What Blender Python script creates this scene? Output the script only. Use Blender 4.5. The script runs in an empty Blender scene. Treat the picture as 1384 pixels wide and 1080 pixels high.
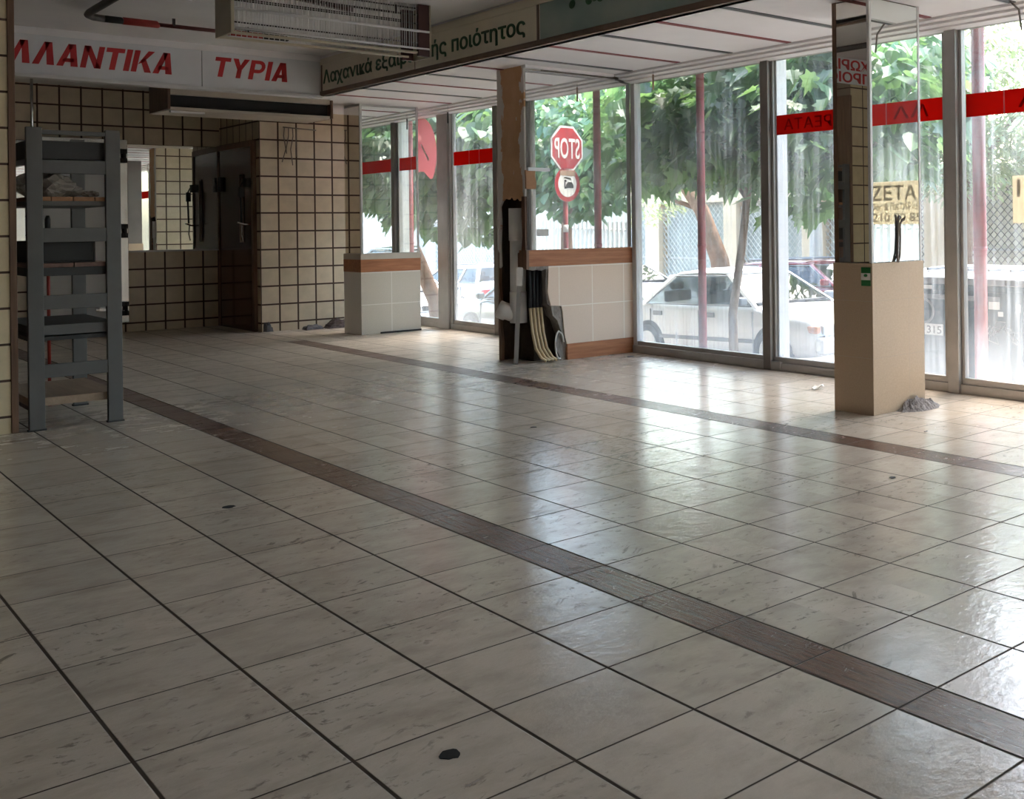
import bpy, bmesh, math, random
from mathutils import Vector, Matrix, Euler, noise as mnoise

random.seed(11)
SC = bpy.context.scene
COL = SC.collection
PI = math.pi

# ------------------------------------------------------------------ camera
cam_d = bpy.data.cameras.new('camera')
cam = bpy.data.objects.new('camera', cam_d)
COL.objects.link(cam)
cam_d.sensor_width = 36.0
cam_d.lens = 1441.32 / 1384.0 * 36.0
cam_d.shift_x = (692.0 - 1000.0) / 1384.0
cam_d.shift_y = -(540.0 - 301.89) / 1384.0
cam_d.clip_end = 300
cam.matrix_world = (Matrix.Translation((0, 0, 1.4)) @ Matrix.Rotation(-0.7669, 4, 'Z')
                    @ Matrix.Rotation(PI / 2, 4, 'X') @ Matrix.Rotation(-0.01231, 4, 'Z'))
SC.camera = cam

# ------------------------------------------------------------------ sky, sun, exposure
world = bpy.data.worlds.new('sky')
SC.world = world
world.use_nodes = True
wn = world.node_tree
wn.nodes.clear()
w_out = wn.nodes.new('ShaderNodeOutputWorld')
w_bg = wn.nodes.new('ShaderNodeBackground')
w_sky = wn.nodes.new('ShaderNodeTexSky')
w_sky.sky_type = 'NISHITA'
w_sky.sun_disc = False
w_sky.sun_elevation = math.radians(58)
w_sky.sun_rotation = math.radians(70)
w_sky.air_density = 1.3
w_sky.dust_density = 3.0
w_sky.ozone_density = 1.0
w_bg.inputs['Strength'].default_value = 0.5
w_mul = wn.nodes.new('ShaderNodeMix')
w_mul.data_type = 'RGBA'
w_mul.blend_type = 'MULTIPLY'
w_mul.inputs[0].default_value = 1.0
w_mul.inputs[7].default_value = (1.0, 0.975, 0.94, 1)      # summer haze warms the sky
wn.links.new(w_sky.outputs[0], w_mul.inputs[6])
wn.links.new(w_mul.outputs[2], w_bg.inputs[0])
wn.links.new(w_bg.outputs[0], w_out.inputs[0])

sun_d = bpy.data.lights.new('sun', 'SUN')
sun_d.energy = 2.5
sun_d.angle = math.radians(0.6)
sun_d.color = (1.0, 0.93, 0.82)
sun = bpy.data.objects.new('sun', sun_d)
COL.objects.link(sun)
SUN_TO = Vector((0.24, 0.22, 0.94)).normalized()
sun.rotation_euler = SUN_TO.to_track_quat('Z', 'Y').to_euler()
sun.location = (20, 20, 40)

SC.view_settings.view_transform = 'Standard'
SC.view_settings.look = 'None'
SC.view_settings.gamma = 1.0
SC.view_settings.use_curve_mapping = False
SC.view_settings.exposure = 2.1
try:
    SC.cycles.max_bounces = 14
    SC.cycles.diffuse_bounces = 6
    SC.cycles.glossy_bounces = 6
    SC.cycles.transmission_bounces = 8
    SC.cycles.transparent_max_bounces = 24
    SC.cycles.caustics_reflective = False
    SC.cycles.caustics_refractive = False
except Exception:
    pass

# ------------------------------------------------------------------ material helpers
class NT:
    def __init__(s, name):
        s.m = bpy.data.materials.new(name)
        s.m.use_nodes = True
        s.t = s.m.node_tree
        s.t.nodes.clear()
        s.out = s.n('ShaderNodeOutputMaterial')
    def n(s, typ, **kw):
        nd = s.t.nodes.new(typ)
        for k, v in kw.items():
            setattr(nd, k, v)
        return nd
    def put(s, sock, v):
        if hasattr(v, 'is_linked') or isinstance(v, bpy.types.NodeSocket):
            s.t.links.new(v, sock)
        elif isinstance(v, (tuple, list)):
            sock.default_value = tuple(v) if len(v) != 3 or len(sock.default_value) == 3 else (*v, 1.0)
        else:
            sock.default_value = v
    def math(s, op, a, b=0.0, c=None, clamp=False):
        nd = s.n('ShaderNodeMath', operation=op)
        nd.use_clamp = clamp
        s.put(nd.inputs[0], a)
        s.put(nd.inputs[1], b)
        if c is not None:
            s.put(nd.inputs[2], c)
        return nd.outputs[0]
    def mix(s, f, a, b):
        nd = s.n('ShaderNodeMix', data_type='RGBA')
        s.put(nd.inputs[0], f)
        s.put(nd.inputs[6], a)
        s.put(nd.inputs[7], b)
        return nd.outputs[2]
    def noise(s, vec, scale, detail=3.0, rough=0.55):
        nd = s.n('ShaderNodeTexNoise')
        s.put(nd.inputs['Vector'], vec)
        nd.inputs['Scale'].default_value = scale
        nd.inputs['Detail'].default_value = detail
        nd.inputs['Roughness'].default_value = rough
        return nd.outputs[0]
    def ramp(s, v, lo, hi, a=0.0, b=1.0):
        nd = s.n('ShaderNodeMapRange')
        nd.clamp = True
        s.put(nd.inputs[0], v)
        nd.inputs[1].default_value = lo
        nd.inputs[2].default_value = hi
        nd.inputs[3].default_value = a
        nd.inputs[4].default_value = b
        return nd.outputs[0]
    def coord(s):
        return s.n('ShaderNodeTexCoord').outputs['Object']
    def xyz(s, vec):
        nd = s.n('ShaderNodeSeparateXYZ')
        s.put(nd.inputs[0], vec)
        return nd.outputs
    def mapping(s, vec, scale, loc=(0, 0, 0)):
        nd = s.n('ShaderNodeMapping')
        s.put(nd.inputs[0], vec)
        nd.inputs[1].default_value = loc
        nd.inputs[3].default_value = scale
        return nd.outputs[0]
    def bump(s, h, strength=0.3, dist=0.01):
        nd = s.n('ShaderNodeBump')
        s.put(nd.inputs['Height'], h)
        nd.inputs['Strength'].default_value = strength
        nd.inputs['Distance'].default_value = dist
        return nd.outputs[0]
    def pbsdf(s, col, rough=0.5, metal=0.0, normal=None, spec=0.5, coat=0.0, coat_rough=0.05):
        p = s.n('ShaderNodeBsdfPrincipled')
        s.put(p.inputs['Base Color'], col)
        s.put(p.inputs['Roughness'], rough)
        s.put(p.inputs['Metallic'], metal)
        p.inputs['Specular IOR Level'].default_value = spec
        p.inputs['Coat Weight'].default_value = coat
        p.inputs['Coat Roughness'].default_value = coat_rough
        if normal is not None:
            s.t.links.new(normal, p.inputs['Normal'])
        return p.outputs[0]
    def done(s, sh):
        s.t.links.new(sh, s.out.inputs[0])
        return s.m

def simple(name, col, rough=0.5, metal=0.0, var=0.12, scale=9.0, bump=0.0, spec=0.5, coat=0.0):
    t = NT(name)
    c = t.coord()
    nz = t.noise(c, scale, 4)
    k = t.ramp(nz, 0.3, 0.7)
    dark = tuple(x * (1 - var) for x in col)
    lite = tuple(min(1, x * (1 + var)) for x in col)
    b = t.bump(t.noise(c, scale * 6, 3), bump, 0.004) if bump else None
    return t.done(t.pbsdf(t.mix(k, dark, lite), rough, metal, b, spec, coat))

def line_mask(t, u, off, size, half):
    """1 on the joint lines u = off + k*size, half = half joint width"""
    q = t.math('SUBTRACT', u, off)
    q = t.math('DIVIDE', q, size)
    q = t.math('FRACT', q)
    q = t.math('SUBTRACT', q, 0.5)
    q = t.math('ABSOLUTE', q)
    return t.ramp(q, 0.5 - half / size - 0.004, 0.5 - half / size + 0.004)

def tile_mat(name, ua, u0, su, v0, sv, half, col, grout, rough=0.25, var=0.08, rise=0.35, tint=0.06):
    """wall tiles; ua names the horizontal axis (0 x, 1 y)"""
    t = NT(name)
    c = t.coord()
    xs = t.xyz(c)
    mu = line_mask(t, xs[ua], u0, su, half)
    mv = line_mask(t, xs[2], v0, sv, half)
    m = t.math('MAXIMUM', mu, mv)
    # one tone per tile
    iu = t.math('FLOOR', t.math('DIVIDE', t.math('SUBTRACT', xs[ua], u0), su))
    iv = t.math('FLOOR', t.math('DIVIDE', t.math('SUBTRACT', xs[2], v0), sv))
    cb = t.n('ShaderNodeCombineXYZ')
    t.put(cb.inputs[0], iu)
    t.put(cb.inputs[1], iv)
    wn_ = t.n('ShaderNodeTexWhiteNoise')
    t.put(wn_.inputs[0], cb.outputs[0])
    tone = t.ramp(wn_.outputs[0], 0, 1, 1 - tint, 1 + tint)
    nz = t.ramp(t.noise(c, 7, 4), 0.3, 0.7, 1 - var, 1 + var)
    tone = t.math('MULTIPLY', tone, nz)
    hsv = t.n('ShaderNodeHueSaturation')
    t.put(hsv.inputs['Color'], col)
    t.put(hsv.inputs['Value'], tone)
    base = t.mix(m, hsv.outputs[0], grout)
    r = t.math('ADD', t.math('MULTIPLY', m, 0.5), rough)
    b = t.bump(t.math('SUBTRACT', 1.0, m), rise, 0.006)
    return t.done(t.pbsdf(base, r, 0, b))

# ------------------------------------------------------------------ mesh helpers
def new_bm():
    return bmesh.new()

def box(bm, x0, x1, y0, y1, z0, z1, mi=0):
    vs = [bm.verts.new(p) for p in ((x0, y0, z0), (x1, y0, z0), (x1, y1, z0), (x0, y1, z0),
                                    (x0, y0, z1), (x1, y0, z1), (x1, y1, z1), (x0, y1, z1))]
    for f in ((3, 2, 1, 0), (4, 5, 6, 7), (0, 1, 5, 4), (1, 2, 6, 5), (2, 3, 7, 6), (3, 0, 4, 7)):
        fc = bm.faces.new([vs[i] for i in f])
        fc.material_index = mi
    return vs

def tube(bm, pts, r, seg=10, caps=True):
    pts = [Vector(p) for p in pts]
    rs = r if isinstance(r, (list, tuple)) else [r] * len(pts)
    rings = []
    n = len(pts)
    up = None
    for i, p in enumerate(pts):
        if i == 0:
            d = pts[1] - pts[0]
        elif i == n - 1:
            d = pts[-1] - pts[-2]
        else:
            d = (pts[i + 1] - p).normalized() + (p - pts[i - 1]).normalized()
        d.normalize()
        if up is None:
            a = Vector((0, 0, 1)) if abs(d.z) < 0.9 else Vector((1, 0, 0))
            up = (a - d * a.dot(d)).normalized()
        else:
            up = (up - d * up.dot(d)).normalized()
        side = d.cross(up)
        rings.append([bm.verts.new(p + (up * math.cos(2 * PI * k / seg) + side * math.sin(2 * PI * k / seg)) * rs[i])
                      for k in range(seg)])
    for a, b in zip(rings[:-1], rings[1:]):
        for k in range(seg):
            f = bm.faces.new((a[k], b[k], b[(k + 1) % seg], a[(k + 1) % seg]))
            f.smooth = True
    if caps:
        bm.faces.new(rings[0])
        bm.faces.new(list(reversed(rings[-1])))

def prism(bm, poly, o, u, v, w, t0, t1):
    """polygon (u,v pairs) extruded along w from t0 to t1"""
    o, u, v, w = Vector(o), Vector(u), Vector(v), Vector(w)
    a = [bm.verts.new(o + u * p[0] + v * p[1] + w * t0) for p in poly]
    b = [bm.verts.new(o + u * p[0] + v * p[1] + w * t1) for p in poly]
    bm.faces.new(a)
    bm.faces.new(list(reversed(b)))
    n = len(poly)
    for i in range(n):
        bm.faces.new((a[i], b[i], b[(i + 1) % n], a[(i + 1) % n]))

def link(name, bm, mats, parent=None, bevel=0.0, smooth=False, recalc=True):
    me = bpy.data.meshes.new(name)
    if recalc:
        bmesh.ops.recalc_face_normals(bm, faces=bm.faces)
    bm.to_mesh(me)
    bm.free()
    for m in (mats if isinstance(mats, (list, tuple)) else [mats]):
        me.materials.append(m)
    if smooth:
        for p in me.polygons:
            p.use_smooth = True
    o = bpy.data.objects.new(name, me)
    COL.objects.link(o)
    if parent:
        o.parent = parent
        if parent.type == 'EMPTY' and not parent.parent:
            o.matrix_parent_inverse = Matrix.Translation(-Vector(parent.location))
    if bevel:
        b = o.modifiers.new('edge', 'BEVEL')
        b.width = bevel
        b.segments = 2
        b.limit_method = 'ANGLE'
    return o

def tag(o, label=None, cat=None, group=None, kind=None):
    if label: o['label'] = label
    if cat: o['category'] = cat
    if group: o['group'] = group
    if kind: o['kind'] = kind
    return o

def empty(name, loc, label, cat, group=None, kind=None):
    """an Empty at a thing's base; children are modelled in world space"""
    o = bpy.data.objects.new(name, None)
    COL.objects.link(o)
    o.location = loc
    o.empty_display_size = 0.1
    return tag(o, label, cat, group, kind)

def boxo(name, dims, mat, parent=None, bevel=0.0):
    bm = new_bm()
    box(bm, *dims)
    return link(name, bm, mat, parent, bevel)

def struct(o):
    o['kind'] = 'structure'
    return o

def text_bm(s, height, extrude=0.003, bold=0.0, shear=0.0, spacing=1.0, width=None, fat=0.0):
    """lettering as a bmesh in the xy plane, lower-left corner at 0,0; height of the capitals; optional total width"""
    cu = bpy.data.curves.new('t', 'FONT')
    cu.body = s
    cu.size = 1.0
    cu.extrude = extrude
    cu.offset = bold
    cu.shear = shear
    cu.space_character = spacing
    cu.resolution_u = 4
    ob = bpy.data.objects.new('t', cu)
    COL.objects.link(ob)
    dg = bpy.context.evaluated_depsgraph_get()
    dg.update()
    me = bpy.data.meshes.new_from_object(ob.evaluated_get(dg))
    bpy.data.objects.remove(ob)
    bpy.data.curves.remove(cu)
    bm = bmesh.new()
    bm.from_mesh(me)
    bpy.data.meshes.remove(me)
    if fat:
        src = bm.copy()
        for k in range(8):
            c2 = src.copy()
            a = 2 * PI * k / 8
            c2.transform(Matrix.Translation((fat * math.cos(a), fat * math.sin(a), 0.0002 * (k + 1))))
            tmp = bpy.data.meshes.new('t')
            c2.to_mesh(tmp)
            c2.free()
            bm.from_mesh(tmp)
            bpy.data.meshes.remove(tmp)
        src.free()
    x0 = min(v.co.x for v in bm.verts)
    x1 = max(v.co.x for v in bm.verts)
    k = height / 0.73
    kx = k if width is None else width / (x1 - x0)
    for v in bm.verts:
        v.co.x = (v.co.x - x0) * kx
        v.co.y *= k
    return bm

def place_bm(bm, o, u, v):
    u, v = Vector(u).normalized(), Vector(v).normalized()
    w = u.cross(v)
    M = Matrix(((u.x, v.x, w.x, o[0]), (u.y, v.y, w.y, o[1]), (u.z, v.z, w.z, o[2]), (0, 0, 0, 1)))
    bm.transform(M)
    return bm

def lettering(name, s, o, u, v, height, mat, parent, **kw):
    return link(name, place_bm(text_bm(s, height, **kw), o, u, v), mat, parent, recalc=False)

# ------------------------------------------------------------------ materials
def floor_material():
    t = NT('floor_tiles')
    c = t.coord()
    x, y, z = t.xyz(c)
    S = 0.4136
    B1a, B1b, B2a, B2b = 2.440, 2.634, 5.116, 5.335
    # joints running away from the viewer (constant x), one family per field
    ga = line_mask(t, x, 2.0264, S, 0.0055)
    gb = line_mask(t, x, B1b, S, 0.0045)
    gc = line_mask(t, x, B2b, S, 0.004)
    s1 = t.math('GREATER_THAN', x, B1a + 0.09)
    s2 = t.math('GREATER_THAN', x, B2a + 0.1)
    def sel(a, b, f):
        return t.math('ADD', t.math('MULTIPLY', a, t.math('SUBTRACT', 1.0, f)), t.math('MULTIPLY', b, f))
    gx = sel(sel(ga, gb, s1), gc, s2)
    gy = line_mask(t, y, 5.2135, S, 0.0035)
    def inside(a, b):
        return t.math('MULTIPLY', t.math('GREATER_THAN', x, a), t.math('LESS_THAN', x, b))
    band = t.math('MAXIMUM', inside(B1a, B1b), t.math('MULTIPLY', inside(B2a, B2b), t.math('LESS_THAN', y, 13.45)))
    # the band's own edges
    def edge(p, h):
        return t.ramp(t.math('ABSOLUTE', t.math('SUBTRACT', x, p)), h, h + 0.002, 1, 0)
    gx = t.math('MULTIPLY', gx, t.math('SUBTRACT', 1.0, band))
    for p in (B1a, B1b, B2a, B2b):
        gx = t.math('MAXIMUM', gx, edge(p, 0.004))
    g = t.math('MAXIMUM', gx, gy)
    # tile colour: cream stone with darker scuffs, each tile its own tone
    cb = t.n('ShaderNodeCombineXYZ')
    t.put(cb.inputs[0], t.math('FLOOR', t.math('DIVIDE', t.math('SUBTRACT', x, 2.0264), S)))
    t.put(cb.inputs[1], t.math('FLOOR', t.math('DIVIDE', t.math('SUBTRACT', y, 5.2135), S)))
    wn_ = t.n('ShaderNodeTexWhiteNoise')
    t.put(wn_.inputs[0], cb.outputs[0])
    off = t.n('ShaderNodeVectorMath', operation='MULTIPLY_ADD')
    t.put(off.inputs[0], wn_.outputs[1])
    off.inputs[1].default_value = (7, 7, 7)
    t.put(off.inputs[2], c)
    slate = t.noise(t.mapping(off.outputs[0], (5.0, 9.0, 1)), 1.0, 6, 0.6)
    base = t.mix(t.ramp(slate, 0.28, 0.56), (0.47, 0.405, 0.335), (0.59, 0.52, 0.44))
    hs = t.n('ShaderNodeHueSaturation')
    t.put(hs.inputs['Color'], base)
    t.put(hs.inputs['Value'], t.ramp(wn_.outputs[0], 0, 1, 0.92, 1.06))
    base = hs.outputs[0]
    # wear and dirt flecks
    warp = t.noise(c, 3.0, 2)
    wv = t.n('ShaderNodeVectorMath', operation='MULTIPLY_ADD')
    t.put(wv.inputs[0], warp)
    wv.inputs[1].default_value = (0.25, 0.25, 0)
    t.put(wv.inputs[2], c)
    fleck = t.ramp(t.noise(t.mapping(wv.outputs[0], (15, 27, 1)), 1.0, 6, 0.68), 0.57, 0.64)
    where = t.ramp(t.noise(c, 1.3, 3), 0.42, 0.60)
    # heavy scuffing in the middle of the floor
    dx = t.math('DIVIDE', t.math('SUBTRACT', x, 3.9), 0.75)
    dy = t.math('DIVIDE', t.math('SUBTRACT', y, 5.3), 0.8)
    rr = t.math('SQRT', t.math('ADD', t.math('MULTIPLY', dx, dx), t.math('MULTIPLY', dy, dy)))
    heavy = t.ramp(rr, 0.5, 1.1, 1.0, 0.0)
    fl2 = t.ramp(t.noise(t.mapping(wv.outputs[0], (17, 30, 1)), 1.0, 6, 0.7), 0.50, 0.62)
    dirt = t.math('MAXIMUM', t.math('MULTIPLY', t.math('MULTIPLY', fleck, where), 0.72),
                  t.math('MULTIPLY', t.math('MULTIPLY', fl2, heavy), 0.62))
    # brownish grime that gathers beside some joints
    wide = t.math('MAXIMUM', line_mask(t, y, 5.2135, S, 0.055), t.math('MULTIPLY', gx, 1.0))
    smudge = t.ramp(t.noise(wv.outputs[0], 2.1, 5, 0.65), 0.52, 0.72)
    base = t.mix(t.math('MULTIPLY', smudge, t.math('ADD', 0.15, t.math('MULTIPLY', wide, 0.25))), base, (0.20, 0.155, 0.115))
    base = t.mix(dirt, base, (0.12, 0.105, 0.09))
    # wood look border tile
    wood = t.noise(t.mapping(c, (70, 5, 1)), 1.0, 6, 0.65)
    wcol = t.mix(t.ramp(wood, 0.35, 0.68), (0.075, 0.036, 0.026), (0.20, 0.115, 0.085))
    dust = t.ramp(y, 4.0, 9.0, 0.0, 0.35)
    wcol = t.mix(t.math('MULTIPLY', dust, t.ramp(t.noise(c, 6, 4), 0.3, 0.7)), wcol, (0.34, 0.29, 0.26))
    base = t.mix(band, base, wcol)
    base = t.mix(g, base, (0.055, 0.042, 0.032))
    # gloss and relief
    r = t.ramp(slate, 0.30, 0.56, 0.22, 0.11)
    r = t.math('ADD', r, t.math('MULTIPLY', dirt, 0.15))
    r = t.math('ADD', r, t.math('MULTIPLY', band, 0.06))
    r = t.math('MAXIMUM', r, t.math('MULTIPLY', g, 0.9))
    far = t.ramp(y, 6.5, 12.0, 0.0, 0.30)
    r = t.math('ADD', r, far)
    relief = t.math('MULTIPLY', t.noise(t.mapping(off.outputs[0], (16, 26, 1)), 1.0, 5, 0.65), 0.8)
    relief = t.math('ADD', relief, t.math('MULTIPLY', t.math('MULTIPLY', wood, band), 1.4))
    fine = t.bump(relief, 0.38, 0.006)
    b2 = t.n('ShaderNodeBump')
    t.put(b2.inputs['Height'], t.math('SUBTRACT', 1.0, g))
    b2.inputs['Strength'].default_value = 0.6
    b2.inputs['Distance'].default_value = 0.004
    t.t.links.new(fine, b2.inputs['Normal'])
    sh = t.pbsdf(base, r, 0, b2.outputs[0], 0.55)
    t.put(sh.node.inputs['Specular IOR Level'], t.math('SUBTRACT', 0.55, t.math('MULTIPLY', g, 0.45)))
    return t.done(sh)

def glass_mat(name, bottom_dust=0.55, streak=0.16, base_dust=0.05, zlo=0.1, zhi=1.0):
    t = NT(name)
    c = t.coord()
    x, y, z = t.xyz(c)
    tr = t.n('ShaderNodeBsdfTransparent')
    tr.inputs[0].default_value = (0.972, 0.982, 0.978, 1)
    gl = t.n('ShaderNodeBsdfGlossy')
    gl.inputs['Roughness'].default_value = 0.0
    fr = t.n('ShaderNodeFresnel')
    t.put(fr.inputs[0], t.ramp(t.n('ShaderNodeNewGeometry').outputs['Backfacing'], 0, 1, 1.45, 1 / 1.45))
    mx = t.n('ShaderNodeMixShader')
    t.t.links.new(fr.outputs[0], mx.inputs[0])
    t.t.links.new(tr.outputs[0], mx.inputs[1])
    t.t.links.new(gl.outputs[0], mx.inputs[2])
    tl = t.n('ShaderNodeBsdfTranslucent')
    tl.inputs[0].default_value = (0.80, 0.86, 0.90, 1)
    df = t.n('ShaderNodeBsdfDiffuse')
    df.inputs[0].default_value = (0.62, 0.62, 0.6, 1)
    du = t.n('ShaderNodeMixShader')
    du.inputs[0].default_value = 0.25
    t.t.links.new(tl.outputs[0], du.inputs[1])
    t.t.links.new(df.outputs[0], du.inputs[2])
    # drips running down the pane, wiped patches, dust heaped low
    drip = t.ramp(t.noise(t.mapping(c, (1, 22, 0.7)), 1.0, 5, 0.6), 0.46, 0.74)
    wipe = t.ramp(t.noise(t.mapping(c, (1, 1.6, 1.2)), 1.0, 4, 0.55), 0.34, 0.66, 0.25, 1.0)
    low = t.ramp(z, zlo, zhi, 1.0, 0.0)
    low = t.math('MULTIPLY', t.math('POWER', low, 1.4), t.ramp(t.noise(c, 2.2, 4), 0.25, 0.6, 0.55, 1.0))
    d = t.math('MULTIPLY', t.math('MULTIPLY', drip, wipe), streak)
    d = t.math('ADD', d, t.math('MULTIPLY', wipe, base_dust))
    d = t.math('ADD', d, t.math('MULTIPLY', low, bottom_dust), clamp=True)
    d = t.math('MINIMUM', d, 0.85)
    m2 = t.n('ShaderNodeMixShader')
    t.put(m2.inputs[0], d)
    t.t.links.new(mx.outputs[0], m2.inputs[1])
    t.t.links.new(du.outputs[0], m2.inputs[2])
    return t.done(m2.outputs[0])

def clear_glass(name, tint=(0.96, 0.98, 0.98)):
    t = NT(name)
    tr = t.n('ShaderNodeBsdfTransparent')
    tr.inputs[0].default_value = (*tint, 1)
    gl = t.n('ShaderNodeBsdfGlossy')
    gl.inputs['Roughness'].default_value = 0.0
    fr = t.n('ShaderNodeFresnel')
    t.put(fr.inputs[0], t.ramp(t.n('ShaderNodeNewGeometry').outputs['Backfacing'], 0, 1, 1.45, 1 / 1.45))
    mx = t.n('ShaderNodeMixShader')
    t.t.links.new(fr.outputs[0], mx.inputs[0])
    t.t.links.new(tr.outputs[0], mx.inputs[1])
    t.t.links.new(gl.outputs[0], mx.inputs[2])
    return t.done(mx.outputs[0])

def mirror_mat(name, tint=(0.83, 0.88, 0.86), dust=0.04, low=0.0):
    t = NT(name)
    c = t.coord()
    gl = t.n('ShaderNodeBsdfGlossy')
    gl.inputs['Roughness'].default_value = 0.0
    gl.inputs['Color'].default_value = (*tint, 1)
    df = t.n('ShaderNodeBsdfDiffuse')
    df.inputs[0].default_value = (0.75, 0.75, 0.74, 1)
    k = t.ramp(t.noise(t.mapping(c, (5, 5, 1.2)), 1.0, 4), 0.35, 0.7, dust * 0.5, dust * 1.6)
    mx = t.n('ShaderNodeMixShader')
    t.put(mx.inputs[0], k)
    t.t.links.new(gl.outputs[0], mx.inputs[1])
    t.t.links.new(df.outputs[0], mx.inputs[2])
    return t.done(mx.outputs[0])

def wood_mat(name, a, b, axis=0, rough=0.45, scale=1.0):
    t = NT(name)
    c = t.coord()
    sc = [26 * scale] * 3
    sc[axis] = 2.2 * scale
    nz = t.noise(t.mapping(c, tuple(sc)), 1.0, 5, 0.6)
    return t.done(t.pbsdf(t.mix(t.ramp(nz, 0.3, 0.7), a, b), rough, 0, t.bump(nz, 0.15, 0.004)))

def leaf_mat(name, a, b, trans=0.5):
    t = NT(name)
    g = t.n('ShaderNodeNewGeometry')
    col = t.mix(t.ramp(g.outputs['Random Per Island'], 0, 1), a, b)
    df = t.n('ShaderNodeBsdfDiffuse')
    t.put(df.inputs[0], col)
    tl = t.n('ShaderNodeBsdfTranslucent')
    t.put(tl.inputs[0], t.mix(0.5, col, (0.30, 0.50, 0.12)))
    mx = t.n('ShaderNodeMixShader')
    mx.inputs[0].default_value = trans
    t.t.links.new(df.outputs[0], mx.inputs[1])
    t.t.links.new(tl.outputs[0], mx.inputs[2])
    gl = t.n('ShaderNodeBsdfGlossy')
    gl.inputs['Roughness'].default_value = 0.35
    m2 = t.n('ShaderNodeMixShader')
    m2.inputs[0].default_value = 0.07
    t.t.links.new(mx.outputs[0], m2.inputs[1])
    t.t.links.new(gl.outputs[0], m2.inputs[2])
    return t.done(m2.outputs[0])

def peel_mat():
    t = NT('peeling_paint')
    c = t.coord()
    x, y, z = t.xyz(c)
    e = t.math('ABSOLUTE', t.math('SUBTRACT', y, 9.52))
    e = t.math('ADD', e, t.math('MULTIPLY', t.math('SUBTRACT', t.noise(t.mapping(c, (1, 5, 2.5)), 1.0, 5, 0.65), 0.5), 0.42))
    m = t.ramp(e, 0.175, 0.185)
    spots = t.ramp(t.noise(t.mapping(c, (1, 9, 5)), 1.0, 3), 0.66, 0.68)
    m = t.math('MAXIMUM', m, t.math('MULTIPLY', spots, 0.85))
    tan = t.mix(t.ramp(t.noise(c, 5, 4), 0.3, 0.7), (0.58, 0.33, 0.175), (0.68, 0.42, 0.24))
    col = t.mix(m, tan, (0.74, 0.71, 0.67))
    return t.done(t.pbsdf(col, 0.75, 0, t.bump(m, 0.4, 0.004)))

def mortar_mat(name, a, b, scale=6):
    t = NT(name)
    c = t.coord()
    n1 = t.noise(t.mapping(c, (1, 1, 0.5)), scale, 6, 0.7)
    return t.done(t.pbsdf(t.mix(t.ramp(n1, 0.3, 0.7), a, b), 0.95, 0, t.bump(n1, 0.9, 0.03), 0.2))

M = {}
M['floor'] = floor_material()
GROUT = (0.060, 0.030, 0.018)
CREAM = (0.66, 0.56, 0.42)
M['tile_x'] = tile_mat('cream_wall_tile_facing', 0, 5.361, 0.2506, 0.118, 0.2506, 0.0112, CREAM, GROUT)
M['tile_xb'] = tile_mat('cream_wall_tile_back', 0, 4.362, 0.2530, 0.118, 0.2480, 0.0112, CREAM, GROUT)
M['tile_y'] = tile_mat('cream_wall_tile_side', 1, 14.96, 0.2506, 0.118, 0.2506, 0.0112, CREAM, GROUT)
M['tile_p'] = tile_mat('cream_wall_tile_stub', 0, 1.505, 0.2506, 0.118, 0.2510, 0.0085, (0.66, 0.55, 0.37), GROUT)
M['low_bounce_wall'] = simple('low_bounce_wall_paint', (0.34, 0.31, 0.27), 0.85, 0, 0.08, 2)  # unseen walls, coloured dark to cut bounce light on the left
M['white'] = simple('white_plaster', (0.72, 0.71, 0.70), 0.8, 0, 0.04, 3, 0.03)
M['ceil'] = simple('white_ceiling_board', (0.87, 0.85, 0.86), 0.6, 0, 0.03, 2)
M['ceil2'] = simple('upper_ceiling_paint', (0.66, 0.655, 0.65), 0.7, 0, 0.05, 1.5)
M['red_slot'] = simple('red_slot_paint', (0.20, 0.012, 0.015), 0.5)
M['dark_slot'] = simple('dark_slot_metal', (0.05, 0.05, 0.052), 0.5)
M['alu'] = simple('grey_aluminium', (0.40, 0.385, 0.37), 0.42, 0.35, 0.10, 4)
M['alu_lt'] = simple('pale_aluminium', (0.66, 0.66, 0.66), 0.45, 0.1, 0.06, 4)
M['alu_dk'] = simple('weathered_mullion_metal', (0.21, 0.19, 0.17), 0.5, 0.25, 0.12, 4)
M['glass'] = glass_mat('dusty_window_glass', 0.16, 0.18, 0.05, 0.1, 0.85)
M['glass_hazy'] = glass_mat('very_dusty_window_glass', 0.14, 0.24, 0.075, 0.1, 1.1)
M['glass_clean'] = glass_mat('dry_window_glass', 0.10, 0.10, 0.03, 0.1, 0.8)
M['film'] = None
M['mirror'] = mirror_mat('mirror_silver')
M['mirror_dusty'] = mirror_mat('dusty_mirror_silver', (0.86, 0.88, 0.88), 0.10)
M['mirror_brown'] = mirror_mat('brown_tinted_mirror_silver', (0.80, 0.78, 0.73), 0.04)  # silver tinted slightly brown
M['clad'] = None

def cladding(name, a, b, ua, u0, su, v0, sv, joint, half=0.0022, rough=0.4):
    t = NT(name)
    c = t.coord()
    xs = t.xyz(c)
    m = t.math('MAXIMUM', line_mask(t, xs[ua], u0, su, half), line_mask(t, xs[2], v0, sv, half))
    sp = t.noise(c, 90, 3, 0.7)
    col = t.mix(t.ramp(sp, 0.3, 0.7), a, b)
    cloud = t.ramp(t.noise(c, 4, 4), 0.3, 0.7)
    col = t.mix(t.math('MULTIPLY', cloud, 0.25), col, a)
    col = t.mix(m, col, joint)
    return t.done(t.pbsdf(col, rough, 0, t.bump(t.math('SUBTRACT', 1.0, m), 0.2, 0.002)))

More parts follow.
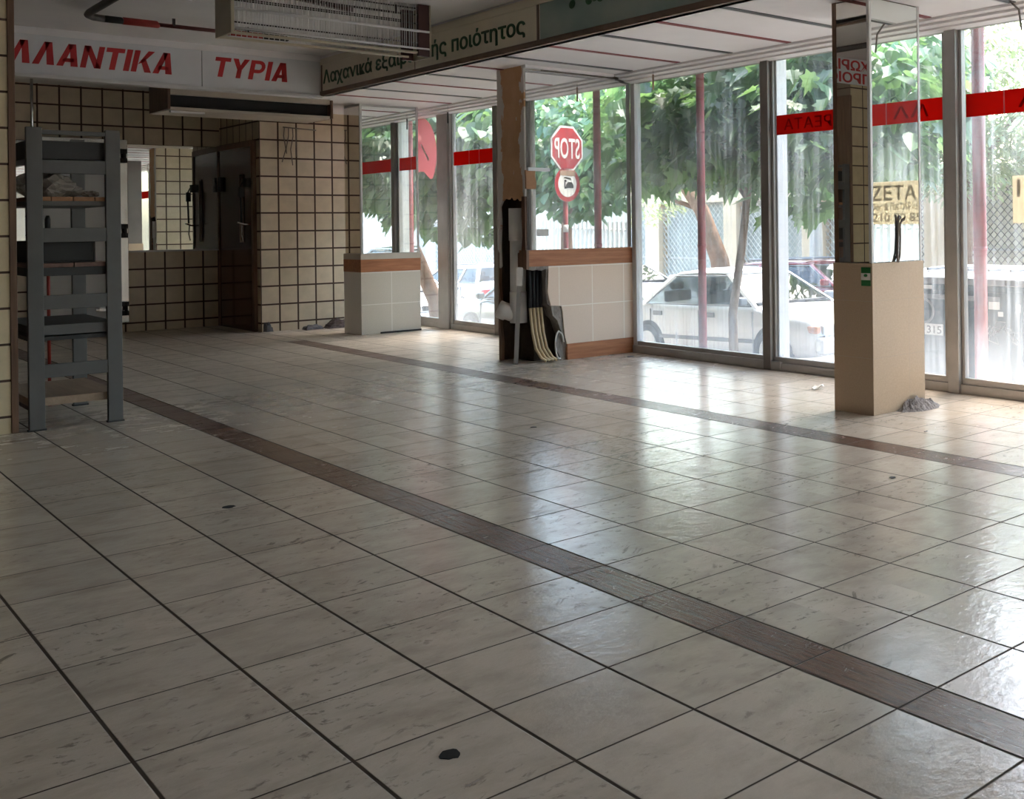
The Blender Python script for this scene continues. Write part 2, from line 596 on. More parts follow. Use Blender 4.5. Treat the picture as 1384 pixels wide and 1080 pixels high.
M['clad_near_y'] = cladding('tan_column_tile_side', (0.46, 0.345, 0.235), (0.53, 0.405, 0.285), 1, 4.3, 5.0, 0.411, 0.413, (0.5, 0.42, 0.33))
M['clad_near_x'] = cladding('tan_column_tile_front', (0.46, 0.345, 0.235), (0.53, 0.405, 0.285), 0, 6.44, 1.0, 0.411, 0.413, (0.42, 0.34, 0.26), 0.0012)
M['clad_mid'] = cladding('grey_cream_column_tile', (0.60, 0.57, 0.50), (0.68, 0.65, 0.58), 0, 6.515, 0.42, 0.391, 0.42, (0.86, 0.84, 0.80), 0.005)
M['clad_pink'] = cladding('pinkish_cream_column_tile', (0.76, 0.60, 0.47), (0.82, 0.66, 0.53), 0, 6.739, 0.42, 0.565, 0.41, (0.95, 0.86, 0.76), 0.0045)
M['clad_pl'] = simple('cream_trim_tile', (0.55, 0.51, 0.45), 0.4, 0, 0.05, 8)
M['wood_tile'] = wood_mat('wood_look_tile', (0.30, 0.105, 0.040), (0.50, 0.215, 0.095), 0)
M['peel'] = peel_mat()
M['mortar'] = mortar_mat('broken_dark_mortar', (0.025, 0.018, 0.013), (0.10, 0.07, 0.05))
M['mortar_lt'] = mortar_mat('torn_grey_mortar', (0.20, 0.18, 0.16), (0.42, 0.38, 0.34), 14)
M['brown_edge'] = wood_mat('brown_broken_edge', (0.10, 0.05, 0.028), (0.20, 0.11, 0.065), 2)
M['black'] = simple('matt_black', (0.012, 0.012, 0.013), 0.6)
M['rack'] = simple('dark_grey_painted_steel', (0.105, 0.104, 0.102), 0.5, 0.1, 0.10, 5)
M['rack_dk'] = simple('shelf_pan_steel', (0.030, 0.030, 0.032), 0.55, 0.1, 0.15, 5)
M['board'] = wood_mat('orange_shelf_board', (0.26, 0.115, 0.05), (0.40, 0.20, 0.09), 1)
M['board_red'] = wood_mat('reddish_shelf_board', (0.10, 0.05, 0.04), (0.19, 0.10, 0.075), 1)
M['board_lt'] = wood_mat('pale_plank', (0.27, 0.19, 0.13), (0.38, 0.28, 0.20), 1)
M['steel'] = simple('brushed_stainless', (0.58, 0.58, 0.58), 0.22, 1.0, 0.10, 3, 0.05)
M['chrome'] = simple('chrome', (0.75, 0.75, 0.75), 0.10, 1.0, 0.05, 5)
M['coldpanel'] = simple('white_cold_room_panel', (0.62, 0.64, 0.66), 0.30, 0, 0.03, 2)
M['sign_white'] = simple('white_sign_acrylic', (0.76, 0.77, 0.80), 0.25, 0, 0.05, 2.5)
M['sign_red'] = simple('red_sign_letters', (0.55, 0.025, 0.03), 0.45, 0, 0.04)
M['sign_cream'] = simple('cream_sign_acrylic', (0.72, 0.66, 0.52), 0.3, 0, 0.06, 2)
M['sign_green'] = simple('dark_green_sign_letters', (0.012, 0.075, 0.022), 0.5, 0, 0.05)
M['brown_trim'] = simple('brown_sign_trim', (0.15, 0.095, 0.065), 0.5, 0, 0.15, 6)
M['dkred_tube'] = simple('dark_red_plastic', (0.11, 0.02, 0.018), 0.4)
M['red_tube'] = simple('red_plastic_sleeve', (0.36, 0.035, 0.028), 0.45)
M['maroon'] = simple('maroon_end_panel', (0.055, 0.02, 0.018), 0.5)
M['beige_metal'] = simple('beige_enamel', (0.46, 0.41, 0.30), 0.4, 0, 0.05)
M['beige_vent'] = simple('beige_vent_casing', (0.52, 0.46, 0.38), 0.5, 0, 0.05)
M['wire'] = simple('pale_grille_wire', (0.62, 0.61, 0.60), 0.4, 0.3)
M['rod_dk'] = simple('dark_rod', (0.035, 0.028, 0.025), 0.5)
M['door_red'] = None
M['pvc'] = simple('white_pvc', (0.80, 0.78, 0.75), 0.4, 0, 0.05, 7)
M['hose'] = simple('yellowed_hose', (0.55, 0.42, 0.24), 0.5, 0, 0.08, 12)
M['cable_w'] = simple('white_cable', (0.68, 0.66, 0.62), 0.5)
M['cable_g'] = simple('grey_brown_cable', (0.16, 0.13, 0.11), 0.5)
M['sticker_g'] = simple('green_sticker', (0.02, 0.20, 0.05), 0.4)
M['paper'] = simple('white_paper', (0.72, 0.71, 0.68), 0.7)
M['rubble'] = mortar_mat('grey_rubble', (0.16, 0.15, 0.15), (0.34, 0.32, 0.32), 30)
M['hole'] = simple('black_hole', (0.006, 0.006, 0.006), 0.9)
M['torn'] = simple('torn_brown_board', (0.38, 0.20, 0.10), 0.7, 0, 0.15)
M['rag'] = simple('dusty_rag', (0.10, 0.075, 0.07), 0.95, 0, 0.5, 20, 0.5)
M['rag2'] = simple('grey_foam_scrap', (0.13, 0.13, 0.14), 0.95, 0, 0.3, 20, 0.5)
# outside
M['road'] = simple('asphalt', (0.20, 0.195, 0.19), 0.9, 0, 0.15, 3)
M['pave'] = tile_mat('pavement_slabs', 1, 0.0, 0.4, 0.0, 50.0, 0.006, (0.42, 0.40, 0.37), (0.18, 0.17, 0.16), 0.8)
M['concrete'] = simple('pale_concrete', (0.58, 0.55, 0.51), 0.85, 0, 0.08, 2)
M['red_pole'] = simple('faded_red_pole_paint', (0.36, 0.075, 0.085), 0.55, 0, 0.25, 6)
M['render_beige'] = simple('beige_render', (0.66, 0.54, 0.42), 0.85, 0, 0.06, 2)
M['render_cream'] = simple('cream_render', (0.72, 0.68, 0.60), 0.85, 0, 0.06, 2)
M['shop_in'] = simple('shop_window_grey', (0.42, 0.46, 0.46), 0.35, 0, 0.15, 1.2)
M['mesh_dk'] = simple('dark_lattice_steel', (0.07, 0.06, 0.055), 0.6)
M['mesh_lt'] = simple('white_lattice_steel', (0.62, 0.63, 0.62), 0.6)
M['fence_w'] = simple('white_fence_bars', (0.75, 0.75, 0.75), 0.6)
M['bark'] = mortar_mat('tree_bark', (0.16, 0.115, 0.085), (0.36, 0.28, 0.22), 14)
M['bark2'] = mortar_mat('brown_bark', (0.17, 0.10, 0.065), (0.30, 0.19, 0.13), 10)
M['leaf_a'] = leaf_mat('mulberry_leaves', (0.045, 0.115, 0.078), (0.13, 0.25, 0.125))
M['leaf_b'] = leaf_mat('dark_ivy_leaves', (0.045, 0.120, 0.085), (0.13, 0.235, 0.12), 0.4)
M['leaf_c'] = leaf_mat('olive_leaves', (0.22, 0.26, 0.15), (0.46, 0.48, 0.30), 0.35)
M['car_white'] = simple('white_car_paint', (0.78, 0.79, 0.80), 0.25, 0, 0.02, 2, 0, 0.5, 0.6)
M['car_green'] = simple('dark_teal_car_paint', (0.03, 0.065, 0.07), 0.2, 0, 0.05, 2, 0, 0.5, 0.8)
M['car_red'] = simple('dark_red_car_paint', (0.20, 0.025, 0.03), 0.22, 0, 0.05, 2, 0, 0.5, 0.8)
M['car_dark'] = simple('charcoal_car_paint', (0.05, 0.052, 0.056), 0.2, 0, 0.05, 2, 0, 0.5, 0.8)
M['rubber'] = simple('black_rubber', (0.02, 0.02, 0.02), 0.8)
M['trim_gr'] = simple('grey_car_trim', (0.16, 0.17, 0.18), 0.5)
M['lamp'] = simple('lamp_lens', (0.55, 0.58, 0.60), 0.12, 0.2, 0.1, 20)
M['lamp_o'] = simple('orange_indicator', (0.55, 0.18, 0.04), 0.2)
M['seat'] = simple('car_seat_cloth', (0.06, 0.062, 0.066), 0.9)
M['bin'] = simple('dark_blue_green_plastic', (0.018, 0.045, 0.055), 0.5, 0, 0.25, 5, 0.1)
M['bin_lid'] = simple('pale_grey_lid_plastic', (0.20, 0.205, 0.21), 0.4, 0, 0.06, 4)
M['bin_lid2'] = simple('sandy_white_lid_plastic', (0.62, 0.56, 0.50), 0.35, 0, 0.06, 4)
M['sign_face'] = simple('sign_red_face', (0.42, 0.03, 0.045), 0.4)
M['sign_wh'] = simple('sign_white_face', (0.80, 0.80, 0.80), 0.4)
M['sign_back'] = simple('grey_sign_back', (0.30, 0.31, 0.32), 0.5, 0.5)
M['dull_tan'] = simple('tan_sticker', (0.38, 0.25, 0.18), 0.6)
M['tl_paper'] = None

def film_mat(name, col, k=0.55, clear=0.0, clear_col=(1, 0.3, 0.3)):
    """coloured adhesive film: passes part of the daylight"""
    t = NT(name)
    df = t.n('ShaderNodeBsdfDiffuse')
    t.put(df.inputs[0], col)
    tl = t.n('ShaderNodeBsdfTranslucent')
    t.put(tl.inputs[0], col)
    mx = t.n('ShaderNodeMixShader')
    mx.inputs[0].default_value = k
    t.t.links.new(df.outputs[0], mx.inputs[1])
    t.t.links.new(tl.outputs[0], mx.inputs[2])
    sh = mx.outputs[0]
    if clear:
        tr = t.n('ShaderNodeBsdfTransparent')
        t.put(tr.inputs[0], clear_col)
        m2 = t.n('ShaderNodeMixShader')
        m2.inputs[0].default_value = clear
        t.t.links.new(sh, m2.inputs[1])
        t.t.links.new(tr.outputs[0], m2.inputs[2])
        sh = m2.outputs[0]
    return t.done(sh)

M['film'] = film_mat('red_window_film', (0.50, 0.022, 0.014), 0.55)
M['film_dk'] = film_mat('darker_red_film', (0.30, 0.012, 0.01), 0.5)
M['film_pink'] = film_mat('faded_red_film', (0.80, 0.40, 0.42), 0.5, 0.42, (1, 0.68, 0.68))
M['tl_paper'] = film_mat('translucent_poster_paper', (0.86, 0.79, 0.66), 0.5)
M['tl_ink'] = film_mat('poster_ink', (0.10, 0.08, 0.06), 0.3)

def bag_mat():
    t = NT('crumpled_clear_plastic')
    tr = t.n('ShaderNodeBsdfTransparent')
    tr.inputs[0].default_value = (0.9, 0.88, 0.85, 1)
    p = t.pbsdf((0.40, 0.36, 0.32), 0.25, 0, t.bump(t.noise(t.coord(), 30, 4), 0.6, 0.02))
    mx = t.n('ShaderNodeMixShader')
    mx.inputs[0].default_value = 0.72
    t.t.links.new(tr.outputs[0], mx.inputs[1])
    t.t.links.new(p, mx.inputs[2])
    return t.done(mx.outputs[0])
M['bag'] = bag_mat()
M['carglass'] = clear_glass('car_glass', (0.60, 0.635, 0.64))

def door_mat():
    t = NT('dark_red_glossy_door_panel')
    c = t.coord()
    nz = t.noise(t.mapping(c, (1, 2.5, 1.2)), 2.0, 3)
    col = t.mix(t.ramp(nz, 0.3, 0.7), (0.075, 0.014, 0.011), (0.115, 0.024, 0.018))
    return t.done(t.pbsdf(col, 0.12, 0, t.bump(nz, 0.10, 0.01), 0.6))
M['door_red'] = door_mat()

# ------------------------------------------------------------------ the shell of the shop
X_W = 7.30          # plane of the shop window
Z_LO, Z_HI = 3.03, 3.50

struct(boxo('floor', (-3.5, 7.42, -4.0, 16.9, -0.25, 0.0), M['floor']))
struct(boxo('wall_left', (-3.7, -3.5, -4.0, 16.9, 0, 3.9), M['low_bounce_wall']))
struct(boxo('wall_front', (-3.7, 7.42, -4.2, -4.0, 0, 3.9), M['low_bounce_wall']))
struct(boxo('wall_back', (-3.5, 5.363, 16.54, 16.8, 0, 3.9), M['tile_xb']))
bm = new_bm()
box(bm, 5.363, 7.42, 14.96, 16.8, 0, 3.9)
wp = link('wall_right', bm, [M['tile_x'], M['tile_y']])
for p in wp.data.polygons:
    p.material_index = 1 if abs(p.normal.x) > 0.5 else 0
struct(wp)
# tiled stub of wall at the left edge of the picture
struct(boxo('wall_stub', (-3.5, 1.497, 8.87, 9.25, 0, 3.9), M['tile_p']))
struct(boxo('trim_1', (1.487, 1.53, 8.858, 9.26, 0, 3.03), M['brown_edge'], None, 0.004))

# lower ceiling over the window side, with its red and dark slots
cl = struct(boxo('ceiling', (5.36, 7.42, -4.0, 14.96, Z_LO, 3.9), M['ceil']))
for i in range(-12, 10):
    yc = 5.85 + 0.7665 * i
    red = (i % 2 == 1)
    dims = (5.48, 7.02, yc - 0.03, yc + 0.03, Z_LO - 0.006, Z_LO + 0.01)
    boxo('red_slot' if red else 'dark_slot', dims, M['red_slot' if red else 'dark_slot'], cl)
    if not red:
        boxo('slot_edge', (5.48, 7.02, yc + 0.03, yc + 0.045, Z_LO - 0.008, Z_LO + 0.01), M['alu_lt'], cl)
# upper ceiling over the rest
struct(boxo('ceiling_upper', (-3.5, 5.36, -4.0, 12.89, Z_HI, 3.9), M['ceil2']))
struct(boxo('ceiling_back', (-3.5, 5.363, 12.95, 16.54, 3.36, 3.9), M['ceil2']))
# cornice along the window head
bm = new_bm()
prof = [(0, 0), (-0.26, 0), (-0.26, -0.022), (-0.20, -0.030), (-0.20, -0.05), (-0.13, -0.06), (-0.13, -0.075), (0, -0.085)]
prism(bm, prof, (X_W, 0, Z_LO), (1, 0, 0), (0, 0, 1), (0, 1, 0), -4.0, 9.24)
prism(bm, prof, (X_W, 0, Z_LO), (1, 0, 0), (0, 0, 1), (0, 1, 0), 9.84, 14.95)
struct(link('trim_2', bm, M['ceil']))
# ledge joining the ceiling and the peeled pillar
struct(boxo('trim_3', (5.92, 7.04, 9.235, 9.275, 3.0, 3.03), M['ceil'], None, 0.004))

# fascia boards that carry the signs
bm = new_bm()
box(bm, 5.375, 5.50, -4.0, 12.99, Z_LO, 3.9)
fx = struct(link('trim_4', bm, M['sign_cream']))
bm = new_bm()
box(bm, -3.5, 5.375, 12.885, 12.99, 2.985, 3.9)
struct(link('trim_5', bm, M['ceil2']))
struct(boxo('trim_6', (5.335, 5.375, -4.0, 12.885, Z_LO - 0.02, Z_LO + 0.035), M['brown_trim'], None, 0.004))
struct(boxo('trim_7', (5.345, 5.376, -4.0, 12.885, 3.385, 3.46), M['sign_cream'], None, 0.003))
struct(boxo('trim_8', (-3.5, 5.36, 12.845, 12.886, 2.985, 3.02), M['alu_lt'], None, 0.003))
struct(boxo('trim_9', (-3.5, 5.345, 12.855, 12.886, 3.425, 3.50), M['ceil'], None, 0.003))

# ------------------------------------------------------------------ shop windows
def window(n, y0, y1, mat, mull=0.06, bright=True):
    """pane between y0 and y1 with its frame"""
    bm = new_bm()
    box(bm, X_W - 0.03, X_W + 0.05, y0, y1, 0.0, 0.075)
    box(bm, X_W - 0.012, X_W + 0.04, y0, y1, 0.075, 0.125)
    box(bm, X_W - 0.02, X_W + 0.04, y0, y1, 2.945, Z_LO)
    box(bm, X_W - 0.01, X_W + 0.05, y0, y0 + 0.05, 0.12, 2.95)
    box(bm, X_W - 0.01, X_W + 0.05, y1 - 0.028, y1, 0.12, 2.95)
    fr = struct(link('window_%d' % n, bm, M['alu'], None, 0.004))
    boxo('glass_pane', (X_W + 0.012, X_W + 0.018, y0 + 0.045, y1 - 0.024, 0.12, 2.95), mat, fr)
    return fr

window(1, 13.56, 14.95, M['glass_clean'])
window(2, 12.10, 13.24, M['glass'])
window(3, 9.80, 12.00, M['glass'])
window(4, 7.22, 9.24, M['glass_hazy'])
window(5, 5.10, 7.12, M['glass'])
window(6, 2.95, 4.99, M['glass_hazy'])
window(7, 0.75, 2.85, M['glass'])
window(8, -3.95, 0.65, M['glass'])
# mullions: a broad brown jamb far off, weathered posts nearer
struct(boxo('trim_10', (X_W - 0.06, X_W + 0.08, 13.27, 13.56, 0, Z_LO), M['alu'], None, 0.006))
struct(boxo('trim_11', (X_W - 0.03, X_W + 0.06, 13.24, 13.27, 0, Z_LO), M['alu_lt'], None, 0.004))
for i, (ya, yb) in enumerate(((12.0, 12.1), (7.12, 7.22), (4.99, 5.10), (2.85, 2.95), (0.65, 0.75))):
    struct(boxo('trim_%d' % (12 + i), (X_W - 0.055, X_W + 0.09, ya, yb, 0, Z_LO), M['alu_dk' if i < 2 else 'alu'], None, 0.006))
struct(boxo('trim_17', (X_W - 0.02, X_W + 0.07, 9.20, 9.275, 0, Z_LO), M['alu_lt'], None, 0.006))
# outside cheeks of the mullions, their daylit brightness put into pale metal
for i, (ya, yb) in enumerate(((12.1, 12.14), (7.07, 7.12))):
    struct(boxo('trim_%d' % (18 + i), (X_W + 0.02, X_W + 0.16, ya, yb, 0.1, Z_LO), M['alu_lt'], None, 0.004))
# low kerb under the long pane
struct(boxo('baseboard_right', (X_W - 0.05, X_W - 0.012, 7.0, 9.24, 0, 0.085), M['alu'], None, 0.006))

# red film across the panes, the shop's words stuck outside, read backwards from within
def film(y0, y1, label, words=None, seams=()):
    o = boxo('red_film_strip', (X_W + 0.004, X_W + 0.0105, y0, y1, 2.235, 2.42), M['film'])
    tag(o, label, 'window film', 'red film strips on the shop windows')
    o2 = None
    for (s, yy, w) in (words or ()):
        bmw = text_bm(s, 0.105, 0.001, 0.004, 0, 1.05, w)
        place_bm(bmw, (X_W + 0.0025, yy, 2.275), (0, 1, 0), (0, 0, 1))
        link('lettering', bmw, M['film_dk'], o, recalc=False)
    for yy in seams:
        boxo('seam', (X_W + 0.0015, X_W + 0.0038, yy, yy + 0.012, 2.235, 2.42), M['film_pink'], o)
    return o
film(9.86, 11.96, 'red film strip on the pane behind the peeled pillar, seen in the far mirror')
film(12.16, 13.2, 'red film strip on the pane between the peeled pillar and the broad jamb', None, (12.52, 12.78))
film(5.16, 7.06, 'red film strip with faint backward letters on the pane before the sedan bonnet',
     (('ΚΡΕΑΤΑ', 6.24, 0.72), ('Λ', 5.30, 0.12)))
film(3.0, 4.93, 'red film strip on the pane right of the near column, beside the red post', (('ΛΛ', 4.1, 0.35),), (4.57, 4.02))
film(0.82, 2.78, 'red film strip on the pane nearest the camera')
# faded round sticker on the farthest pane
bm = new_bm()
pts = []
for k in range(15):
    a = math.radians(100 - k * 10.2)
    pts.append((0.02 + 0.46 * math.cos(a), 0.02 + 0.52 * math.sin(a)))
pts += [(0.30, -0.34), (0.22, -0.30), (0.12, -0.235), (0.0, -0.22), (-0.12, -0.25), (-0.3, -0.3), (-0.42, -0.1), (-0.4, 0.2), (-0.25, 0.42)]
prism(bm, pts, (X_W - 0.002, 14.16, 2.42), (0, -1, 0), (0, 0, 1), (1, 0, 0), 0.006, 0.0105)
st = link('window_sticker', bm, M['film_pink'])
tag(st, 'large faded red rounded sticker on the farthest pane beside the mirrored column', 'sticker')
lb = new_bm()  # paler diagonal line across the sticker
prism(lb, [(0.02, 0.16), (0.05, 0.17), (0.27, -0.06), (0.24, -0.08)], (X_W - 0.002, 14.16, 2.42), (0, -1, 0), (0, 0, 1), (1, 0, 0), 0.003, 0.0058)
link('pale_line', lb, M['paper'], st)

# poster on the near pane, facing the street
po = boxo('rent_poster', (X_W + 0.0195, X_W + 0.022, 2.98, 4.52, 1.375, 1.745), M['tl_paper'])
tag(po, 'cream paper poster facing the street on the pane by the red pole', 'poster')
for s, y, z, h, w in (('ΕΝΟΙΚΙΑ', 3.02, 1.585, 0.125, 0.80), ('ΖΕΤΑ', 3.85, 1.585, 0.125, 0.475), ('Ι', 4.452, 1.585, 0.125, 0.03),
                      ('0m² & ΠΑΤΑΡΙ 50', 3.85, 1.50, 0.060, 0.53), ('210 90 85', 3.85, 1.40, 0.075, 0.52)):
    bmw = text_bm(s, h, 0.0006, 0.012 if h > 0.1 else 0.003, 0, 1.0, w)
    place_bm(bmw, (X_W + 0.0232, y, z), (0, 1, 0), (0, 0, 1))
    link('lettering', bmw, M['tl_ink'], po, recalc=False)

# ------------------------------------------------------------------ near column with mirrors
col = empty('tiled_column', (6.31, 5.06, 0), 'free-standing column with tan tile base and mirrored upper faces near the right', 'column', None, 'thing')
bm = new_bm()
box(bm, 6.012, 6.63, 4.872, 5.245, 0, 1.10)
b_ = link('tile_base', bm, [M['clad_near_x'], M['clad_near_y']], col, 0.003)
for p in b_.data.polygons:
    p.material_index = 1 if abs(p.normal.x) > 0.5 else 0
boxo('core', (6.032, 6.612, 4.892, 5.225, 1.10, Z_LO), M['alu_dk'], col)
boxo('corner_trim', (6.020, 6.046, 4.880, 4.906, 1.10, Z_LO), M['alu_lt'], col, 0.003)
boxo('corner_trim', (6.596, 6.622, 4.880, 4.906, 1.10, Z_LO), M['alu_lt'], col, 0.003)
boxo('corner_trim', (6.020, 6.046, 5.195, 5.235, 1.10, Z_LO), M['brown_edge'], col, 0.003)
o = boxo('wall_mirror', (6.0465, 6.5955, 4.884, 4.8915, 1.105, 3.02), M['mirror'])
tag(o, 'tall mirror on the near column facing the viewer, reflecting the windows', 'mirror', 'mirrors on the columns')
o = boxo('wall_mirror', (6.024, 6.0315, 4.9065, 5.1945, 1.105, 3.02), M['mirror_brown'])
tag(o, 'tall mirror on the left face of the near column, reflecting the dim shop', 'mirror', 'mirrors on the columns')
# green sticker on the base
sk = boxo('label_sticker', (6.0085, 6.0115, 4.886, 4.972, 0.935, 1.07), M['sticker_g'])
tag(sk, 'small green and white sticker at the top of the tan column base', 'sticker')
boxo('white_panel', (6.0070, 6.0084, 4.886, 4.972, 0.978, 1.028), M['paper'], sk)
bm = new_bm()
prism(bm, [(-0.014, -0.006), (0, -0.010), (0.014, -0.006), (0.018, 0.004), (0.008, 0.012), (-0.008, 0.012), (-0.018, 0.004)], (6.0069, 4.929, 1.010), (0, -1, 0), (0, 0, 1), (1, 0, 0), -0.001, 0.0)
link('emblem', bm, M['sticker_g'], sk)
# two cut cables at the mirror
for k, (x0, pts) in enumerate(((6.30, [(6.295, 4.862, 1.10), (6.312, 4.872, 1.17), (6.322, 4.874, 1.30), (6.325, 4.872, 1.42), (6.332, 4.868, 1.445)]),
                               (6.33, [(6.305, 4.862, 1.10), (6.335, 4.870, 1.15), (6.345, 4.872, 1.28), (6.342, 4.870, 1.38), (6.365, 4.866, 1.415), (6.395, 4.862, 1.432), (6.375, 4.86, 1.412)]))):
    bm = new_bm()
    tube(bm, pts, 0.008, 8)
    o = link('cut_cable', bm, M['cable_g'])
    tag(o, ('straight grey cut cable standing against the near column mirror', 'hooked grey cut cable standing against the near column mirror')[k], 'cable', 'cut cables at the near column')
# rubble heap
bm = new_bm()
rnd = random.Random(4)
nx, ny = 28, 16
grid = []
for j in range(ny + 1):
    row = []
    for i in range(nx + 1):
        u, v = i / nx * 2 - 1, j / ny * 2 - 1
        r = math.sqrt(u * u + v * v)
        h = max(0, 0.085 * (1 - r ** 1.3)) * (1 + 0.7 * mnoise.noise((u * 5, v * 5, 1))) + (0.012 * mnoise.noise((u * 14, v * 14, 3)) if r < 1 else 0)
        row.append(bm.verts.new((6.50 + u * 0.24 + 0.02 * mnoise.noise((u * 4, v * 4, 9)), 4.85 + v * 0.13, max(-0.004, h - 0.002))))
    grid.append(row)
for j in range(ny):
    for i in range(nx):
        bm.faces.new((grid[j][i], grid[j][i + 1], grid[j + 1][i + 1], grid[j + 1][i]))
rb = link('rubble', bm, M['rubble'])
tag(rb, 'small heap of grey mortar rubble at the foot of the near column', 'rubble', None, 'stuff')

# ------------------------------------------------------------------ middle column, far off
mc = empty('tiled_column', (6.5, 13.75, 0), 'far column with grey tile base, brown wood-look band and mirrored top', 'column', None, 'thing')
bm = new_bm()
box(bm, 6.095, 6.93, 13.465, 13.99, 0, 0.82)
link('tile_base', bm, [M['clad_mid']], mc, 0.003)
boxo('wood_band', (6.090, 6.935, 13.460, 13.99, 0.82, 0.985), M['wood_tile'], mc, 0.003)
boxo('top_band', (6.090, 6.935, 13.460, 13.99, 0.985, 1.06), M['clad_pl'], mc, 0.003)
boxo('core', (6.12, 6.91, 13.49, 13.98, 1.06, Z_LO), M['alu_lt'], mc)
boxo('corner_trim', (6.105, 6.135, 13.472, 13.50, 1.06, Z_LO), M['alu_lt'], mc, 0.003)
boxo('corner_trim', (6.895, 6.925, 13.472, 13.50, 1.06, Z_LO), M['alu_lt'], mc, 0.003)
boxo('floor_strip', (6.35, 6.93, 13.452, 13.464, 0.0, 0.022), M['black'], mc)
o = boxo('wall_mirror', (6.136, 6.894, 13.478, 13.4895, 1.065, 3.0), M['mirror'])
tag(o, 'mirror on the front of the far column, crossed by a reflected red strip', 'mirror', 'mirrors on the columns')
o = boxo('wall_mirror', (6.108, 6.1195, 13.502, 13.96, 1.065, 3.0), M['mirror_brown'])
tag(o, 'mirror on the left face of the far column, reflecting cream wall tiles', 'mirror', 'mirrors on the columns')

# ------------------------------------------------------------------ broken pillar between the windows
bp = empty('broken_pillar', (6.6, 9.55, 0), 'peeling pillar with an opened pipe chase, cream tiles and wood-look bands below a mirror', 'pillar', None, 'thing')
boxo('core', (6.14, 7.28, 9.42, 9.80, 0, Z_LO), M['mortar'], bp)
boxo('back_tiles', (5.94, 7.28, 9.801, 9.812, 0, Z_LO), M['tile_x'], bp)
boxo('backing', (6.14, 7.28, 9.292, 9.42, 1.15, Z_LO), M['mortar_lt'], bp)
# upper end face with torn lower edge
bm = new_bm()
poly = [(9.285, 3.03), (9.80, 3.03), (9.80, 0.95), (9.765, 0.98), (9.775, 1.2), (9.755, 1.45), (9.77, 1.60), (9.72, 1.66), (9.66, 1.69), (9.60, 1.675), (9.55, 1.71), (9.50, 1.665), (9.44, 1.69), (9.39, 1.655), (9.36, 1.70), (9.34, 1.66), (9.285, 1.70)]
prism(bm, poly, (5.93, 0, 0), (0, 1, 0), (0, 0, 1), (1, 0, 0), 0.0, 0.025)
box(bm, 5.955, 6.14, 9.29, 9.795, 1.72, 3.03)
link('peeling_face', bm, M['peel'], bp, 0.003)
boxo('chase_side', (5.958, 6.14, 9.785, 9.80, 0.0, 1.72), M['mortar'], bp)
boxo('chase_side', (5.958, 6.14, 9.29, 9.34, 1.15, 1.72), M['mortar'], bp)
bm = new_bm()
poly = [(9.81, 0.0), (9.81, 1.15), (9.782, 1.12), (9.79, 0.8), (9.765, 0.62), (9.775, 0.35), (9.75, 0.2), (9.76, 0.0)]
prism(bm, poly, (5.927, 0, 0), (0, 1, 0), (0, 0, 1), (1, 0, 0), 0.0, 0.03)
link('chase_edge', bm, M['brown_edge'], bp)
bm = new_bm()
poly = [(9.266, 0.96), (9.266, 1.154), (9.285, 1.16), (9.285, 1.70), (9.345, 1.70), (9.352, 1.5), (9.338, 1.3), (9.36, 1.15), (9.43, 1.12), (9.43, 0.97)]
prism(bm, poly, (5.927, 0, 0), (0, 1, 0), (0, 0, 1), (1, 0, 0), 0.0, 0.03)
link('chase_edge', bm, M['brown_edge'], bp)
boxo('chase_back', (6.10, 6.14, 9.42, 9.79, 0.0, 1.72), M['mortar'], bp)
boxo('wood_band', (5.937, 7.295, 9.268, 9.42, 0.985, 1.152), M['wood_tile'], bp, 0.003)
bm = new_bm()
poly = [(6.19, 0.985), (7.295, 0.985), (7.295, 0.165), (6.405, 0.165), (6.385, 0.24), (6.37, 0.36), (6.36, 0.50), (6.34, 0.565), (6.215, 0.575), (6.20, 0.62), (6.175, 0.72), (6.185, 0.85)]
prism(bm, poly, (0, 9.268, 0), (1, 0, 0), (0, 0, 1), (0, 1, 0), 0.0, 0.016)
link('tile_panel', bm, M['clad_pink'], bp, 0.002)
bm = new_bm()
poly = [(6.17, 0.985), (7.29, 0.985), (7.29, 0.0), (6.43, 0.0), (6.40, 0.2), (6.345, 0.30), (6.30, 0.42), (6.245, 0.47), (6.225, 0.56), (6.18, 0.60), (6.165, 0.75)]
prism(bm, poly, (0, 9.284, 0), (1, 0, 0), (0, 0, 1), (0, 1, 0), 0.0, 0.135)
link('mortar_bed', bm, M['mortar_lt'], bp)
boxo('base_band', (6.41, 7.298, 9.262, 9.42, 0.0, 0.165), M['wood_tile'], bp, 0.003)
bm = new_bm()
poly = [(5.95, 0.985), (6.19, 0.985), (6.20, 0.95), (6.15, 0.955), (6.11, 0.94), (6.06, 0.955), (6.01, 0.945), (5.95, 0.96)]
prism(bm, poly, (0, 9.27, 0), (1, 0, 0), (0, 0, 1), (0, 1, 0), 0.0, 0.06)
link('torn_plaster', bm, M['mortar_lt'], bp)
bm = new_bm()
poly = [(6.36, 0.0), (6.45, 0.0), (6.44, 0.12), (6.40, 0.25), (6.36, 0.30), (6.31, 0.24), (6.30, 0.10)]
prism(bm, poly, (0, 9.30, 0), (1, 0, 0), (0, 0, 1), (0, 1, 0), 0.0, 0.03)
link('loose_slab', bm, M['mortar_lt'], bp)
o = boxo('wall_mirror', (5.945, 7.278, 9.276, 9.291, 1.155, 2.985), M['mirror_dusty'])
tag(o, 'wide dusty mirror above the wood-look band on the broken pillar, reflecting a stop sign', 'mirror', 'mirrors on the columns')

